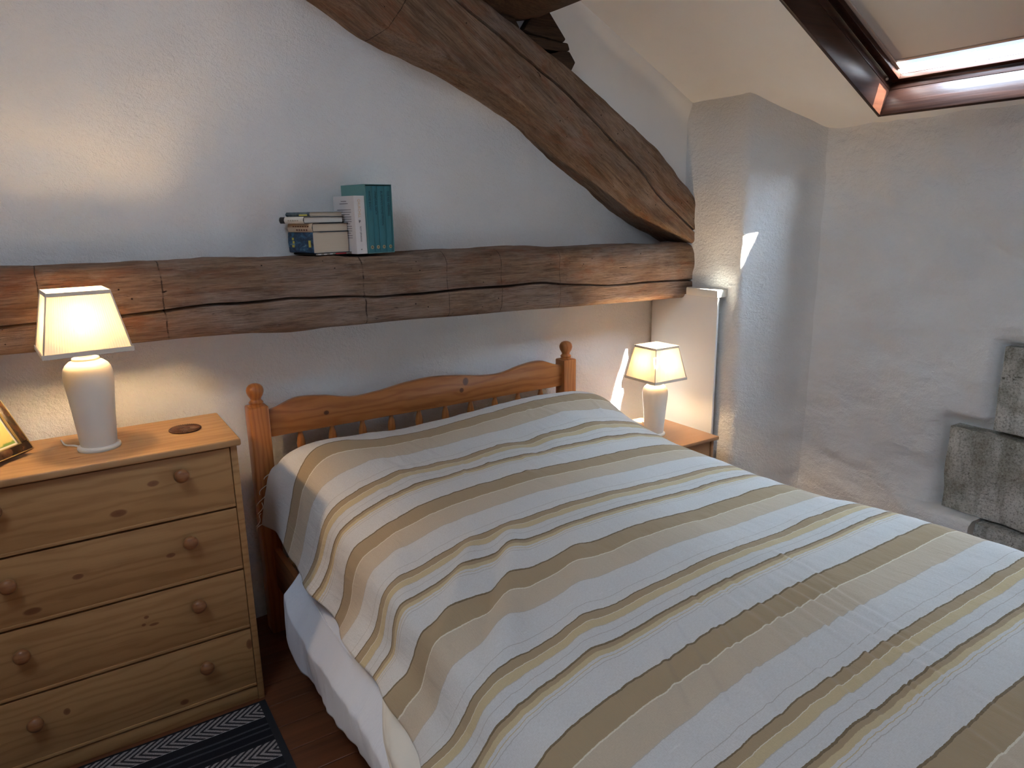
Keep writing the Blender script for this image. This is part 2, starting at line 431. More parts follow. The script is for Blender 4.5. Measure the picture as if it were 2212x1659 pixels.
RB = catmull([(0.1292, 2.5199), (0.3406, 2.4300), (0.5605, 2.3243), (0.7435, 2.2323), (1.0247, 2.1371), (1.3461, 1.9880), (1.5882, 1.8389), (1.8029, 1.6941), (2.0069, 1.5672), (2.2945, 1.4382), (2.4552, 1.3462)], 220)
RTp = catmull([(0.4252, 2.7207), (0.6790, 2.5939), (0.8693, 2.5040), (1.0173, 2.4406), (1.2393, 2.3338), (1.5142, 2.1921), (1.7574, 2.0546), (1.9900, 1.9140), (2.2015, 1.7565), (2.4235, 1.5418), (2.5609, 1.4203)], 220)

def upper_infill():
    # smoother plaster filling between the rafter and the ceiling, standing forward of the gable wall
    xs = np.linspace(0.60, 2.35, 70); nz = 40; V = []
    mid = (RB + RTp) / 2; o = np.argsort(mid[:, 0])
    for x in xs:
        zb = np.interp(x, mid[o, 0], mid[o, 1])
        zz = np.linspace(zb, zc(x) + 0.02, nz)
        d = 0.5 * plaster_disp(x, 2.0, zz)
        cove = 0.03 * np.exp(-((zc(x) - zz) / 0.05) ** 2)
        for z, q, c in zip(zz, d, cove): V.append((x, -0.0140 - q - c, z))
    tag(mesh('wall_back_upper', V, grid_faces(len(xs), nz), M_SMOOTH), 'smooth plaster infill between curved rafter and sloped ceiling', 'wall', kind='structure')
upper_infill()

def fillet(pts, radii, step=0.018):
    """plan polyline with rounded corners -> points"""
    P = [np.array(p, float) for p in pts]; out = [P[0]]
    for i in range(1, len(P) - 1):
        a, b, c = P[i - 1], P[i], P[i + 1]; u = (a - b) / np.linalg.norm(a - b); w = (c - b) / np.linalg.norm(c - b)
        r = radii[i]
        ang = math.acos(np.clip(u @ w, -1, 1)); L = r / math.tan(ang / 2)
        p, q = b + u * L, b + w * L
        n = 8
        for k in range(n + 1):
            t = k / n; out.append((1 - t) ** 2 * p + 2 * t * (1 - t) * b + t * t * q)
    out.append(P[-1])
    out = np.array(out); d = np.r_[0, np.cumsum(np.linalg.norm(np.diff(out, axis=0), axis=1))]
    t = np.linspace(0, d[-1], int(d[-1] / step))
    return np.c_[np.interp(t, d, out[:, 0]), np.interp(t, d, out[:, 1])]

XR = 2.5927
plan = fillet([(2.2966, 0.20), (2.2966, -0.3840), (2.5980, -0.5606), (XR, -0.8016), (XR, -4.35)], [0, 0.030, 0.07, 0.3, 0])
tn = np.gradient(plan, axis=0); tn /= np.linalg.norm(tn, axis=1)[:, None]
nrm = np.c_[tn[:, 1], -tn[:, 0]]            # towards the room (-x side)
# stones set into the right wall: (y_far, y_near, z0, z1)
STONES = [(-1.3958, -1.8166, 0.7383, 1.0714), (-1.2510, -1.7532, 0.3735, 0.7203), (-1.3779, -1.7955, 0.0141, 0.3577)]
WIN = (-1.8801, -2.7894, 0.3524, 1.0925)            # low window added beyond the stones for fill light: y_far, y_near, z0, z1
def wall_pier_right():
    nz = 120
    s = np.r_[0, np.cumsum(np.linalg.norm(np.diff(plan, axis=0), axis=1))]
    cut = int(np.argmin(np.abs(plan[:, 1] - (-0.5796)) + 10 * (plan[:, 0] < 2.54)))
    P3 = np.zeros((len(plan), nz, 3))
    for i, (p, n) in enumerate(zip(plan, nrm)):
        zz = np.linspace(-0.02, zc(p[0]) + 0.03, nz)
        right = np.clip((p[0] - 2.4024) / 0.16, 0, 1)
        d = plaster_disp(p[0], p[1], zz, 1.0)
        # hand-thrown lumps, mostly level
        d = d + right * (0.016 * fbm(p[1] * 4.6, 3.3, zz * 8.0, 3) + 0.012 * fbm(p[1] * 2.4 + 9, 1.3, zz * 2.6, 2))
        # the plaster swells towards the foot of the wall
        d = d + right * 0.05 * np.clip((0.49 - zz) / 0.5, 0, 1) ** 2 + right * 0.02 * np.clip((0.86 - zz) / 0.6, 0, 1)
        # hollow around the bare stones
        if p[0] > 2.45:
            for (ya, yb, z0, z1) in STONES:
                dy = max(p[1] - (ya + 0.012), yb - p[1], 0.0)
                dz = np.maximum(np.maximum(z0 - 0.004 - zz, zz - z1 - 0.012), 0.0)
                dd = np.sqrt(dy * dy + dz * dz)
                edge = 0.050 if ya == -1.2510 else 0.022
                t = np.clip(1 - dd / edge, 0, 1)
                d = np.minimum(d, d * (1 - t) + t * (-0.075 if ya == -1.2510 else -0.06))
        # wall under the beam end is cut back a little behind the boxing
        P3[i, :, 0] = p[0] + n[0] * d; P3[i, :, 1] = p[1] + n[1] * d; P3[i, :, 2] = zz
    a = P3[:cut + 1]; b = P3[cut:]
    tag(mesh('wall_pier', a.reshape(-1, 3), grid_faces(len(a), nz), M_PLASTER), 'rough white plastered pier with splayed corner beside the nightstand', 'wall', kind='structure')
    f = []
    def inside(i, j):
        q = b[i, j]; return WIN[1] < q[1] < WIN[0] and WIN[2] < q[2] < WIN[3]
    nb = len(b)
    for i in range(nb - 1):
        for j in range(nz - 1):
            if inside(i, j) and inside(i + 1, j + 1): continue
            f.append((i * nz + j, (i + 1) * nz + j, (i + 1) * nz + j + 1, i * nz + j + 1))
    w = tag(mesh('wall_right', b.reshape(-1, 3), f, M_PLASTER_R), 'lumpy white plastered eaves wall under the skylight', 'wall', kind='structure')
    return w
WALL_R = wall_pier_right()

def stones():
    for k, (ya, yb, z0, z1) in enumerate(STONES):
        ny, nz = 26, 22; V = []
        x0 = XR + 0.004 - (0.012 if k == 1 else 0.0) - (0.05 if k == 2 else 0)
        front = np.zeros((ny, nz, 3))
        for i, y in enumerate(np.linspace(ya, yb, ny)):
            for j, z in enumerate(np.linspace(z0, z1, nz)):
                e = min(i, ny - 1 - i, 3) / 3; g = min(j, nz - 1 - j, 3) / 3
                q = 0.004 * fbm(y * 14, k * 3.1, z * 14, 3) + 0.010 * (1 - min(e, g)) ** 2
                front[i, j] = (x0 + float(q), y + (0.006 * float(vnoise(z * 9, k, 1)) if i in (0, ny - 1) else 0), z + (0.004 * float(vnoise(y * 9, k, 5)) if j in (0, nz - 1) else 0))
        V = list(front.reshape(-1, 3)); F = grid_faces(ny, nz)
        ring = [i * nz for i in range(ny)] + [(ny - 1) * nz + j for j in range(1, nz)] + [i * nz + nz - 1 for i in range(ny - 2, -1, -1)] + [j for j in range(nz - 2, 0, -1)]
        base = len(V)
        for r in ring: V.append((XR + 0.16, V[r][1], V[r][2]))
        n = len(ring)
        for q in range(n): F.append((ring[q], ring[(q + 1) % n], base + (q + 1) % n, base + q))
        o = mesh('stone_block', V, F, M_STONES[k], WALL_R)
        o.data.set_sharp_from_angle(angle=math.radians(60))
stones()
def plaster_ledge():
    # rough plaster shelf at the foot of the stones
    ny, nu = 40, 16; V = []
    for i, y in enumerate(np.linspace(-0.9708, -1.4043, ny)):
        grow = min(1.0, (i / (ny - 1)) * 2.2)
        for j in range(nu):
            t = j / (nu - 1)
            if t < 0.6: px, pz = XR + 0.05 - (0.05 + 0.105 * grow) * (t / 0.6), 0.3735
            else: px, pz = XR - 0.105 * grow, 0.3735 - (t - 0.6) / 0.4 * 0.30
            rnd = 0.020 * math.exp(-((t - 0.6) / 0.08) ** 2)
            q = 0.006 * float(fbm(y * 9, px * 9, pz * 9, 3))
            V.append((px + rnd * 0.7 + q, y, pz - rnd * 0.7 + q))
    F = grid_faces(ny, nu)
    n0 = len(V); last = [(ny - 1) * nu + j for j in range(nu)]
    V.append((XR + 0.05, -1.4043, 0.0735)); F.append(tuple(last) + (n0,))
    tag(mesh('window_sill', V, F, M_PLASTER_R, WALL_R))
plaster_ledge()

def added_low_window():
    w = empty('fill_window_low', (XR + 0.1, (WIN[0] + WIN[1]) / 2, WIN[2]))
    tag(w, 'added low window beyond the stones, unseen, for fill light', 'window', kind='structure')
    y0, y1, z0, z1 = WIN; cx, cy, cz = w.location
    def L(lo, hi): return (lo[0] - cx, lo[1] - cy, lo[2] - cz), (hi[0] - cx, hi[1] - cy, hi[2] - cz)
    for n, lo, hi in (('reveal', (XR - .03, y1 - .03, z0 - .05), (XR + .28, y0 + .03, z0)), ('reveal', (XR - .03, y1 - .03, z1), (XR + .28, y0 + .03, z1 + .05)),
                      ('reveal', (XR - .03, y1 - .05, z0), (XR + .28, y1, z1)), ('reveal', (XR - .03, y0, z0), (XR + .28, y0 + .05, z1))):
        a, b = L(lo, hi); box(n, a, b, M_PANEL, w, 0.006)
    for lo, hi in (((XR + .20, y1, z0), (XR + .25, y0, z0 + .05)), ((XR + .20, y1, z1 - .05), (XR + .25, y0, z1)), ((XR + .20, y1, z0 + .05), (XR + .25, y1 + .05, z1 - .05)),
                   ((XR + .20, y0 - .05, z0 + .05), (XR + .25, y0, z1 - .05)), ((XR + .20, (y0 + y1) / 2 - .025, z0 + .05), (XR + .25, (y0 + y1) / 2 + .025, z1 - .05))):
        a, b = L(lo, hi); box('window_frame', a, b, M_PANEL, w, 0.004)
    a, b = L((XR + .222, y1 + .02, z0 + .02), (XR + .226, y0 - .02, z1 - .02)); box('pane', a, b, M_GLASS, w, 0)
added_low_window()

def ceiling():
    # right slope with the skylight opening, made of four slabs (front face + thickness)
    u0, u1 = 0.0, SKY_H
    def P(u, y, off=0.0):
        p = SKY_B + CS * u + CN * off; return (p.x, y, p.z)
    ue = -(2.78 - SKY_B.x) / (-CS.x)            # lower end beyond the wall
    ur = (SKY_B.x + 0.30) / (-CS.x)              # ridge
    ya, yb = 0.30, -4.45
    m = 0.012
    rects = [(ue, ur, ya, SKY_Y0 + m), (ue, u0 - m, SKY_Y0 + m, SKY_Y1 - m), (u1 + m, ur, SKY_Y0 + m, SKY_Y1 - m), (ue, ur, SKY_Y1 - m, yb)]
    V, F = [], []
    for (a, b, c, d) in rects:
        n = len(V)
        for off in (0, 0.11):
            V += [P(a, c, off), P(b, c, off), P(b, d, off), P(a, d, off)]
        F += [(n, n + 1, n + 2, n + 3), (n + 7, n + 6, n + 5, n + 4), (n, n + 4, n + 5, n + 1), (n + 1, n + 5, n + 6, n + 2), (n + 2, n + 6, n + 7, n + 3), (n + 3, n + 7, n + 4, n)]
    tag(mesh('ceiling_right_slope', V, F, M_SMOOTH, smooth=False), 'smooth white sloped ceiling holding the skylight', 'ceiling', kind='structure')
    zr = zc(-0.30)
    V, F = [], []
    def Q(x0, x1, y0, y1):
        n = len(V)
        for o in (0, 0.1):
            V.extend([(x, y, zr - K * (-0.30 - x) + o) for x, y in ((x0, y0), (x1, y0), (x1, y1), (x0, y1))])
        F.extend([(n, n + 1, n + 2, n + 3), (n + 7, n + 6, n + 5, n + 4), (n, n + 4, n + 5, n + 1), (n + 1, n + 5, n + 6, n + 2), (n + 2, n + 6, n + 7, n + 3), (n + 3, n + 7, n + 4, n)])
    Q(-0.30, -0.65, 0.30, -4.45); Q(-1.35, -3.05, 0.30, -4.45); Q(-0.65, -1.35, 0.30, -1.40); Q(-0.65, -1.35, -2.20, -4.45)
    tag(mesh('ceiling_left_slope', V, F, M_SMOOTH, smooth=False), 'white sloped ceiling on the far left side', 'ceiling', kind='structure')
    w = tag(empty('fill_window_left', (-1.00, -1.80, zr - K * 0.70)), 'added unseen roof window in the left slope for fill light', 'window', kind='structure')  # made-up opening that carries the left fill light
    w.rotation_euler = (0, -math.atan(K), 0)
    for lo, hi in (((-.41, -.42, -.01), (-.385, .42, .14)), ((.385, -.42, -.01), (.41, .42, .14)), ((-.385, -.42, -.01), (.385, -.395, .14)), ((-.385, .395, -.01), (.385, .42, .14))):
        box('lining_board', lo, hi, M_VELUX_Y, w, .002)
    box('pane', (-.385, -.395, .10), (.385, .395, .104), M_GLASS, w, 0)
ceiling()
tag(box('wall_left', (-2.75, -4.45, -0.05), (-2.6, 0.3, 2.25), M_LOWBOUNCE, bevel=0), 'dark wall left of the chest outside the view, toned to cut bounce', 'wall', kind='structure')
def wall_front():
    x0, x1, z0, z1 = -0.35, 0.75, 1.0, 2.1
    V, F = [], []
    def q(a, b, c, d):
        n = len(V)
        for y in (-4.30, -4.45):
            V.extend([(a, y, c), (b, y, c), (b, y, d), (a, y, d)])
        F.extend([(n, n + 1, n + 2, n + 3), (n + 7, n + 6, n + 5, n + 4), (n, n + 4, n + 5, n + 1), (n + 1, n + 5, n + 6, n + 2), (n + 2, n + 6, n + 7, n + 3), (n + 3, n + 7, n + 4, n)])
    q(-3.1, x0, -.05, 3.4); q(x1, 2.78, -.05, 3.4); q(x0, x1, -.05, z0); q(x0, x1, z1, 3.4)
    tag(mesh('wall_front', V, F, M_LOWBOUNCE, smooth=False), 'dark wall behind the viewer, toned to cut bounce', 'wall', kind='structure')
    w = tag(empty('fill_window_gable', (0.2, -4.37, 1.0)), 'added unseen window behind the viewer for fill light', 'window', kind='structure')  # window added to carry the fill from behind
    for lo, hi in (((-.55, -.03, 0), (-.5, .03, 1.1)), ((.5, -.03, 0), (.55, .03, 1.1)), ((-.5, -.03, 0), (.5, .03, .05)), ((-.5, -.03, 1.05), (.5, .03, 1.1)), ((-.02, -.025, .05), (.02, .025, 1.05))):
        box('window_frame', lo, hi, M_PANEL, w, .004)
    box('pane', (-.5, -.003, .05), (.5, .003, 1.05), M_GLASS, w, 0)
wall_front()

def floor():
    f = tag(box('floor', (-3.1, -4.45, -0.08), (2.78, 0.35, -0.022), M_DARK, bevel=0), 'dark stained wooden floor between chest and bed', 'floor', kind='structure')
    w = 0.118; y = 0.0; proto = None
    rows = int(4.6 / (w + 0.002))
    for r in range(rows):
        off = -2.6 + (r * 0.77) % 1.3
        xx = -2.6
        cuts = [-2.6, off + 0.6, off + 2.4, 2.58] if r % 2 else [-2.6, off + 1.2, 2.58]
        cuts = sorted(c for c in cuts if -2.6 <= c <= 2.58)
        for a, b in zip(cuts[:-1], cuts[1:]):
            if b - a < 0.15: continue
            yc = 0.17 - (r + 0.5) * (w + 0.002)
            if proto is None:
                proto = box('plank', (-0.5, -w / 2, -0.02), (0.5, w / 2, 0.0), M_FLOOR, f, 0.0015, 1); o = proto
            else:
                o = proto.copy(); link(o); o.parent = f
            o.location = ((a + b) / 2, yc, 0); o.scale = (b - a - 0.0015, 1, 1)
floor()

# boxing in the corner by the nightstand, with its small cap
def boxing():
    t = tag(empty('trim_1', (2.2438, -0.1, 0)), 'white boarded casing in the corner behind the small lamp', 'casing', kind='structure')
    box('panel', (-0.0008, -0.2040, 0), (0.0112, 0.24, 1.1898), M_PANEL, t, 0.002)
    box('cap', (-0.0128, -0.2110, 1.1898), (0.075, -0.0090, 1.2260), M_CREAM, t, 0.004)
    box('batten', (0.0117, -0.05, 0), (0.07, -0.02, 1.18), M_PANEL, t, 0.002)
boxing()

# ------------------------------------------------------------------ timbers
def sweep_beam(name, B, T, yf, yb, mat, pc, depth, rb=0.03, rt=0.03, rough=1.0, seed=0, front_var=None, width=0.011):
    """B,T: (n,2) lower and upper edge in x,z. Ring: underside -> front -> top -> back. pc: crack position (0..1) on the front, per station"""
    n = len(B); V = []
    for i in range(n):
        b, t = B[i], T[i]; up = (t - b); H = np.linalg.norm(up); up = up / H
        p0 = pc[i]
        wv = width / H
        fr = [0.03, 0.10, 0.2, 0.32, 0.45, 0.6, 0.75, 0.9]
        rows = [(p0 - 2.2 * wv) * q for q in fr] + [p0 - 2.2 * wv, p0 - 0.55 * wv, p0, p0 + 0.55 * wv, p0 + 2.2 * wv] + [p0 + 2.2 * wv + (1 - p0 - 2.2 * wv) * q for q in (0.1, 0.25, 0.4, 0.55, 0.68, 0.8, 0.9, 0.97)]
        ring = []
        D = yb - yf
        for q in (0.95, 0.7, 0.4, 0.2): ring.append((0.0, q * D, 0))
        for k, p in enumerate(rows):
            y = 0.0
            hb, ht = p * H, (1 - p) * H
            if hb < rb: y += rb - math.sqrt(max(rb * rb - (rb - hb) ** 2, 0))
            if ht < rt: y += rt - math.sqrt(max(rt * rt - (rt - ht) ** 2, 0))
            crack = depth[i] if k == 10 else (depth[i] * 0.75 if k in (9, 11) and depth[i] > .004 else 0)
            if k in (9, 11) and depth[i] > .004: crack = 0.0
            ring.append((p, y + crack, 1 if crack == 0 else 2))
        for q in (0.2, 0.4, 0.7, 0.95): ring.append((1.0, q * D, 0))
        for p in (0.75, 0.25): ring.append((p, D, 0))
        for (p, y, fl) in ring:
            x, z = b + up * (p * H)
            Y = yf + y
            s = 0.0
            a = rough * (0.010 * float(fbm(x * 3.1 + seed, Y * 4, z * 5, 3)) + 0.004 * float(fbm(x * 9 + seed, Y * 20, z * 24, 2)))
            fv = front_var(x, p) if front_var else 0.0
            V.append((x + up[0] * a * (1 if fl == 0 else 0.2), Y + fv + (-a if fl == 1 else 0), z + up[1] * a * (1 if fl == 0 else 0.2)))
    m = len(V) // n
    F = []
    for i in range(n - 1):
        for j in range(m):
            F.append((i * m + j, i * m + (j + 1) % m, (i + 1) * m + (j + 1) % m, (i + 1) * m + j))
    F.append(tuple(range(m))); F.append(tuple((n - 1) * m + j for j in range(m))[::-1])
    o = mesh(name, V, F, mat)
    bm = bmesh.new(); bm.from_mesh(o.data); bmesh.ops.recalc_face_normals(bm, faces=bm.faces); bm.to_mesh(o.data); bm.free()
    o.data.set_sharp_from_angle(angle=math.radians(42))
    return o

def tie_beam():
    n = 260; x = np.linspace(-2.58, 2.345, n)
    zb = np.interp(x, [-2.7467, -0.5581, -0.0717, 0.7635, 1.6940, 2.2332, 2.3495], [1.2194, 1.2109, 1.2077, 1.1929, 1.1750, 1.1665, 1.1644]) + 0.003 * vnoise(x * 4, 1, 2)
    zt = np.interp(x, [-2.7467, -0.5581, 0.3512, 0.7953, 1.3556, 2.2120, 2.3495], [1.4710, 1.4668, 1.4583, 1.4530, 1.4488, 1.4393, 1.4372])
    cz = np.interp(x, [-2.7467, -0.5581, -0.2938, 0.0234, 0.2878, 0.6049, 0.9750, 1.3979, 1.7363, 2.3495], [1.2934, 1.2976, 1.3018, 1.3145, 1.3209, 1.2987, 1.3018, 1.2997, 1.2638, 1.2564]) + 0.004 * vnoise(x * 6, 0, 0)
    dp = 0.050 * np.clip(0.65 + 0.6 * vnoise(x * 2.3, 4, 1), 0.06, 1) * np.interp(x, [-2.726, -0.505, 0.129, 0.446, 0.552, 0.605, 1.398, 1.504, 2.349], [.8, .7, .9, 1, .5, .8, .9, .3, .4])
    o = sweep_beam('tie_beam', np.c_[x, zb], np.c_[x, zt], -0.0848, 0.185, M_BEAM, (cz - zb) / (zt - zb), dp, rb=0.032, rt=0.055, seed=2,
                   front_var=lambda xx, p: 0.006 * float(vnoise(xx * 1.7, p * 3, 9)))
    tag(o, 'long horizontal weathered oak tie beam with books on it', 'beam')
tie_beam()
def rafter():
    n = len(RB); s = np.linspace(0, 1, n)
    pc = np.interp(s, [0, .25, .4, .6, .78, .92, 1], [.88, .80, .66, .56, .44, .34, .3]) + 0.012 * vnoise(s * 14, 0, 3)
    dp = 0.050 * np.clip(0.65 + 0.5 * vnoise(s * 9, 4, 1), 0.15, 1)
    o = sweep_beam('curved_rafter', RB, RTp, -0.0774, 0.17, M_RAFTER, pc, dp, rb=0.020, rt=0.022, seed=11, rough=0.9, width=0.012)
    tag(o, 'curved diagonal oak rafter with a long split resting on tie beam', 'beam')
rafter()
def purlin():
    V, F = [], []
    ys = np.linspace(-0.0298, -4.25, 50)
    prof = [(1.1019, 2.3877), (1.1865, 2.3591), (1.2922, 2.3454), (1.3821, 2.3634), (1.3895, 2.4458), (1.3821, 2.5199), (1.2393, 2.5516), (1.1124, 2.5410), (1.0913, 2.4670)]
    for y in ys:
        for k, (x, z) in enumerate(prof):
            a = 0.008 * float(fbm(x * 7, y * 3, z * 7, 2)); V.append((x + a, y, z + a))
    m = len(prof)
    for i in range(len(ys) - 1):
        for j in range(m): F.append((i * m + j, i * m + (j + 1) % m, (i + 1) * m + (j + 1) % m, (i + 1) * m + j))
    F.append(tuple(range(m))); F.append(tuple((len(ys) - 1) * m + j for j in range(m))[::-1])
    o = mesh('purlin', V, F, M_DARKBEAM, smooth=True); o.data.set_sharp_from_angle(angle=math.radians(38))
    tag(o, 'dark squared purlin crossing the top of the view above rafter', 'beam')
    c = tag(empty('cleat', (1.435, -0.1, 2.252)), 'dark cut wooden cleat wedged between rafter and purlin', 'cleat')
    def pr(n, pts, y0, y1): prism(n, [(x - 1.38, z - 2.23) for x, z in pts], 'y', y0 + 0.1, y1 + 0.1, M_DARKBEAM, c, 0.006)
    pr('block', [(1.2552, 2.2872), (1.3080, 2.3591), (1.3821, 2.3718), (1.4677, 2.2746), (1.4529, 2.2608)], -0.058, 0.02)
    pr('block', [(1.2446, 2.2767), (1.4508, 2.2619), (1.4783, 2.2619), (1.4888, 2.2344), (1.3451, 2.1921)], -0.058, 0.02)
    pr('block', [(1.2922, 2.2344), (1.4867, 2.2302), (1.5185, 2.1900), (1.4952, 2.1519), (1.3979, 2.1286)], -0.058, 0.02)
    pr('wedge', [(1.1442, 2.3295), (1.1917, 2.3591), (1.2393, 2.2925), (1.1865, 2.2555)], -0.058, 0.02)
purlin()

# ------------------------------------------------------------------ skylight
def skylight():
    yc = (SKY_Y0 + SKY_Y1) / 2
    w = empty('window_1', (SKY_B.x, yc, SKY_B.z)); tag(w, 'roof window with dark stained wooden lining', 'window', kind='structure')
    def slab(name, u0, u1, y0, y1, o0, o1, mat, parent=w, bev=0.0):
        bm = bmesh.new(); c = [Vector((0, 0, 0))] * 8; vs = []
        for u in (u0, u1):
            for y in (y0, y1):
                for o in (o0, o1):
                    p = CS * u + CN * o; vs.append(bm.verts.new((p.x, y - yc, p.z)))
        for f in ((0, 1, 3, 2), (4, 6, 7, 5), (0, 4, 5, 1), (2, 3, 7, 6), (0, 2, 6, 4), (1, 5, 7, 3)): bm.faces.new([vs[i] for i in f])
        bmesh.ops.recalc_face_normals(bm, faces=bm.faces)
        if bev: bmesh.ops.bevel(bm, geom=bm.edges[:], offset=bev, segments=2, affect='EDGES', profile=.5)
        return bm_obj(name, bm, mat, parent, smooth=bool(bev), auto=40)
    y0, y1, H = SKY_Y0, SKY_Y1, SKY_H; th = 0.014
    # lining boards: inner board and outer frame with a fine joint between them
    for a, b, bev in ((-0.012, 0.098, .0015), (0.0995, 0.165, .0015)):
        slab('lining_board', -th, H + th, y0, y0 + th, a, b, M_VELUX_X, bev=bev)
        slab('lining_board', -th, H + th, y1 - th, y1, a, b, M_VELUX_X, bev=bev)
        slab('lining_board', -th, 0, y1, y0, a, b, M_VELUX_Y, bev=bev)
        slab('lining_board', H, H + th, y1, y0, a, b, M_VELUX_Y, bev=bev)
    s = 0.040
    # sash
    for u0, u1, a, b, m in ((0.002, 0.022, y1 + .004, y0 - .004, M_VELUX_Y), (H - s, H - .004, y1 + .004, y0 - .004, M_VELUX_Y)):
        slab('sash_rail', u0, u1, a, b, 0.128, 0.150, m, bev=.003)
    for a, b in ((y0 - s, y0 - .004), (y1 + .004, y1 + s)):
        slab('sash_stile', 0.022, H - s, a, b, 0.128, 0.150, M_VELUX_X, bev=.003)
    # weathered inner edge below the glass
    slab('sash_sill', 0.004, 0.022, y1 + s, y0 - s, 0.150, 0.178, M_WEATHER, bev=.003)
    slab('sash_sill', H - s - .006, H - .01, y1 + s, y0 - s, 0.150, 0.178, M_WEATHER, bev=.003)
    slab('sash_stile', 0.01, H - .01, y0 - s, y0 - .01, 0.1505, 0.178, M_CHANNEL, bev=.002)
    slab('sash_stile', 0.01, H - .01, y1 + .01, y1 + s, 0.1505, 0.178, M_CHANNEL, bev=.002)
    slab('pane', 0.006, H - .02, y1 + .02, y0 - .02, 0.180, 0.184, M_GLASS)
    # outer flashing collar keeps the daylight to the glass
    slab('flashing', -0.10, 0.012, y1 - .1, y0 + .1, 0.186, 0.20, M_CHANNEL); slab('flashing', H - .02, H + .10, y1 - .1, y0 + .1, 0.186, 0.20, M_CHANNEL)
    slab('flashing', 0.02, H - .02, y0 - .02, y0 + .1, 0.186, 0.20, M_CHANNEL); slab('flashing', 0.02, H - .02, y1 - .1, y1 + .02, 0.186, 0.20, M_CHANNEL)
    # blind
    b = empty('roller_blind', (SKY_B.x, yc, SKY_B.z)); tag(b, 'white roller blind pulled most of the way down roof window', 'blind')
    g = 0.100
    slab('blind_cloth', g, H - 0.03, y1 + s - .004, y0 - s + .004, 0.1605, 0.1615, M_BLIND, b)
    slab('bottom_bar', g - 0.012, g, y1 + s - .002, y0 - s + .002, 0.157, 0.165, M_CHANNEL, b, .001)
    for a, c in ((y0 - s - .010, y0 - s + .002), (y1 + s - .002, y1 + s + .010)):
        slab('side_channel', 0.05, H - .05, a, c, 0.1515, 0.158, M_CHANNEL, b, .001)
    bm = bmesh.new(); bmesh.ops.create_uvsphere(bm, u_segments=12, v_segments=8, radius=0.006)
    q = CS * 0.045 + CN * 0.120
    for v in bm.verts: v.co += Vector((q.x, y0 - yc - .003, q.z))
    bm_obj('screw', bm, M_CHANNEL, w, True)
skylight()

# ------------------------------------------------------------------ bed
def bed():
    b = tag(empty('bed', (0.8715, 0.03, 0)), 'lacquered pine double bed frame with turned spindle headboard', 'bed')
    ox, oy = 0.8715, 0.03
    # top rail with waved upper edge
    xs = np.linspace(0.1852, 1.5568, 90)
    wave = catmull([(0.1852, 0.8971), (0.2214, 0.9023), (0.3063, 0.9302), (0.4129, 0.9219), (0.5216, 0.9002), (0.6355, 0.9054), (0.7597, 0.9230), (0.8715, 0.9302),
                    (0.9833, 0.9230), (1.1076, 0.9054), (1.2214, 0.9002), (1.3301, 0.9219), (1.4368, 0.9302), (1.5216, 0.9023), (1.5568, 0.8971)], 160)
    top = [(x - ox, float(np.interp(x, wave[:, 0], wave[:, 1]))) for x in xs]
    poly = [(xs[0] - ox, 0.7956)] + [(xs[-1] - ox, 0.7956)] + top[::-1]
    r = prism('top_rail', poly, 'y', -0.014, 0.014, M_HEADRAIL, b, 0.003)
    # object space of the rail texture follows the world x of the bed
    r.location.x = 0
    box('lower_rail', (0.1852 - ox, -.014, .40), (1.5568 - ox, .014, .48), M_HEADRAIL, b, .003)
    for x in (0.1573, 1.5889):
        h = 0.036
        p = box('bed_post', (x - ox - h, -h, 0.0), (x - ox + h, h, 0.9219), M_HEAD, b, 0.006)
        prof = [(0.0000, 0.9168), (0.0269, 0.9168), (0.0280, 0.9240), (0.0228, 0.9282), (0.0248, 0.9313), (0.0264, 0.9354), (0.0228, 0.9395), (0.0192, 0.9437), (0.0186, 0.9478), (0.0217, 0.9540), (0.0269, 0.9623), (0.0305, 0.9727), (0.0311, 0.9820), (0.0280, 0.9923), (0.0207, 1.0006), (0.0104, 1.0053), (0.0000, 1.0063)]
        lathe('finial', prof, M_HEAD, p, 28, (x - ox, 0, 0))
    sp = None
    prof = [(0.0000, 0.4613), (0.0093, 0.4613), (0.0083, 0.4820), (0.0114, 0.5234), (0.0166, 0.5648), (0.0104, 0.6062), (0.0078, 0.6269), (0.0088, 0.6683), (0.0129, 0.7149), (0.0171, 0.7460), (0.0140, 0.7667), (0.0093, 0.7843), (0.0078, 0.7988), (0.0000, 0.7988)]
    for i in range(10):
        x = 0.3094 + i * 0.12561
        if sp is None:
            sp = lathe('spindle', prof, M_HEAD, b, 16); o = sp
        else:
            o = sp.copy(); link(o); o.parent = b
        o.location = (x - ox, 0, 0)
    for x in (0.170, 1.55):
        box('side_rail', (x - ox - .012, -2.27, .20), (x - ox + .012, -.036, .36), M_BEDRAIL, b, .003)
    box('foot_rail', (0.16 - ox, -2.295, .20), (1.56 - ox, -2.27, .36), M_BEDRAIL, b, .003)
    for x in (0.18, 1.54):
        box('leg', (x - ox - .03, -2.33, 0), (x - ox + .03, -2.27, .40), M_HEAD, b, .005)
    for k in range(13):
        y = -.14 - k * .165
        box('slat', (0.182 - ox, y - .03 - oy, .34), (1.538 - ox, y + .03 - oy, .358), M_PINE, b, 0)
bed()
# knots on the headboard are placed in rail coordinates (rail origin sits at the bed centre)

M_MATT = plain('mattress_ticking', (0.72, 0.71, 0.70), 0.9, 0.1)
tag(box('mattress', (0.235, -2.24, 0.362), (1.55, -0.06, 0.54), M_MATT, bevel=0.04, seg=3), 'white mattress hidden under the striped bedspread', 'mattress')

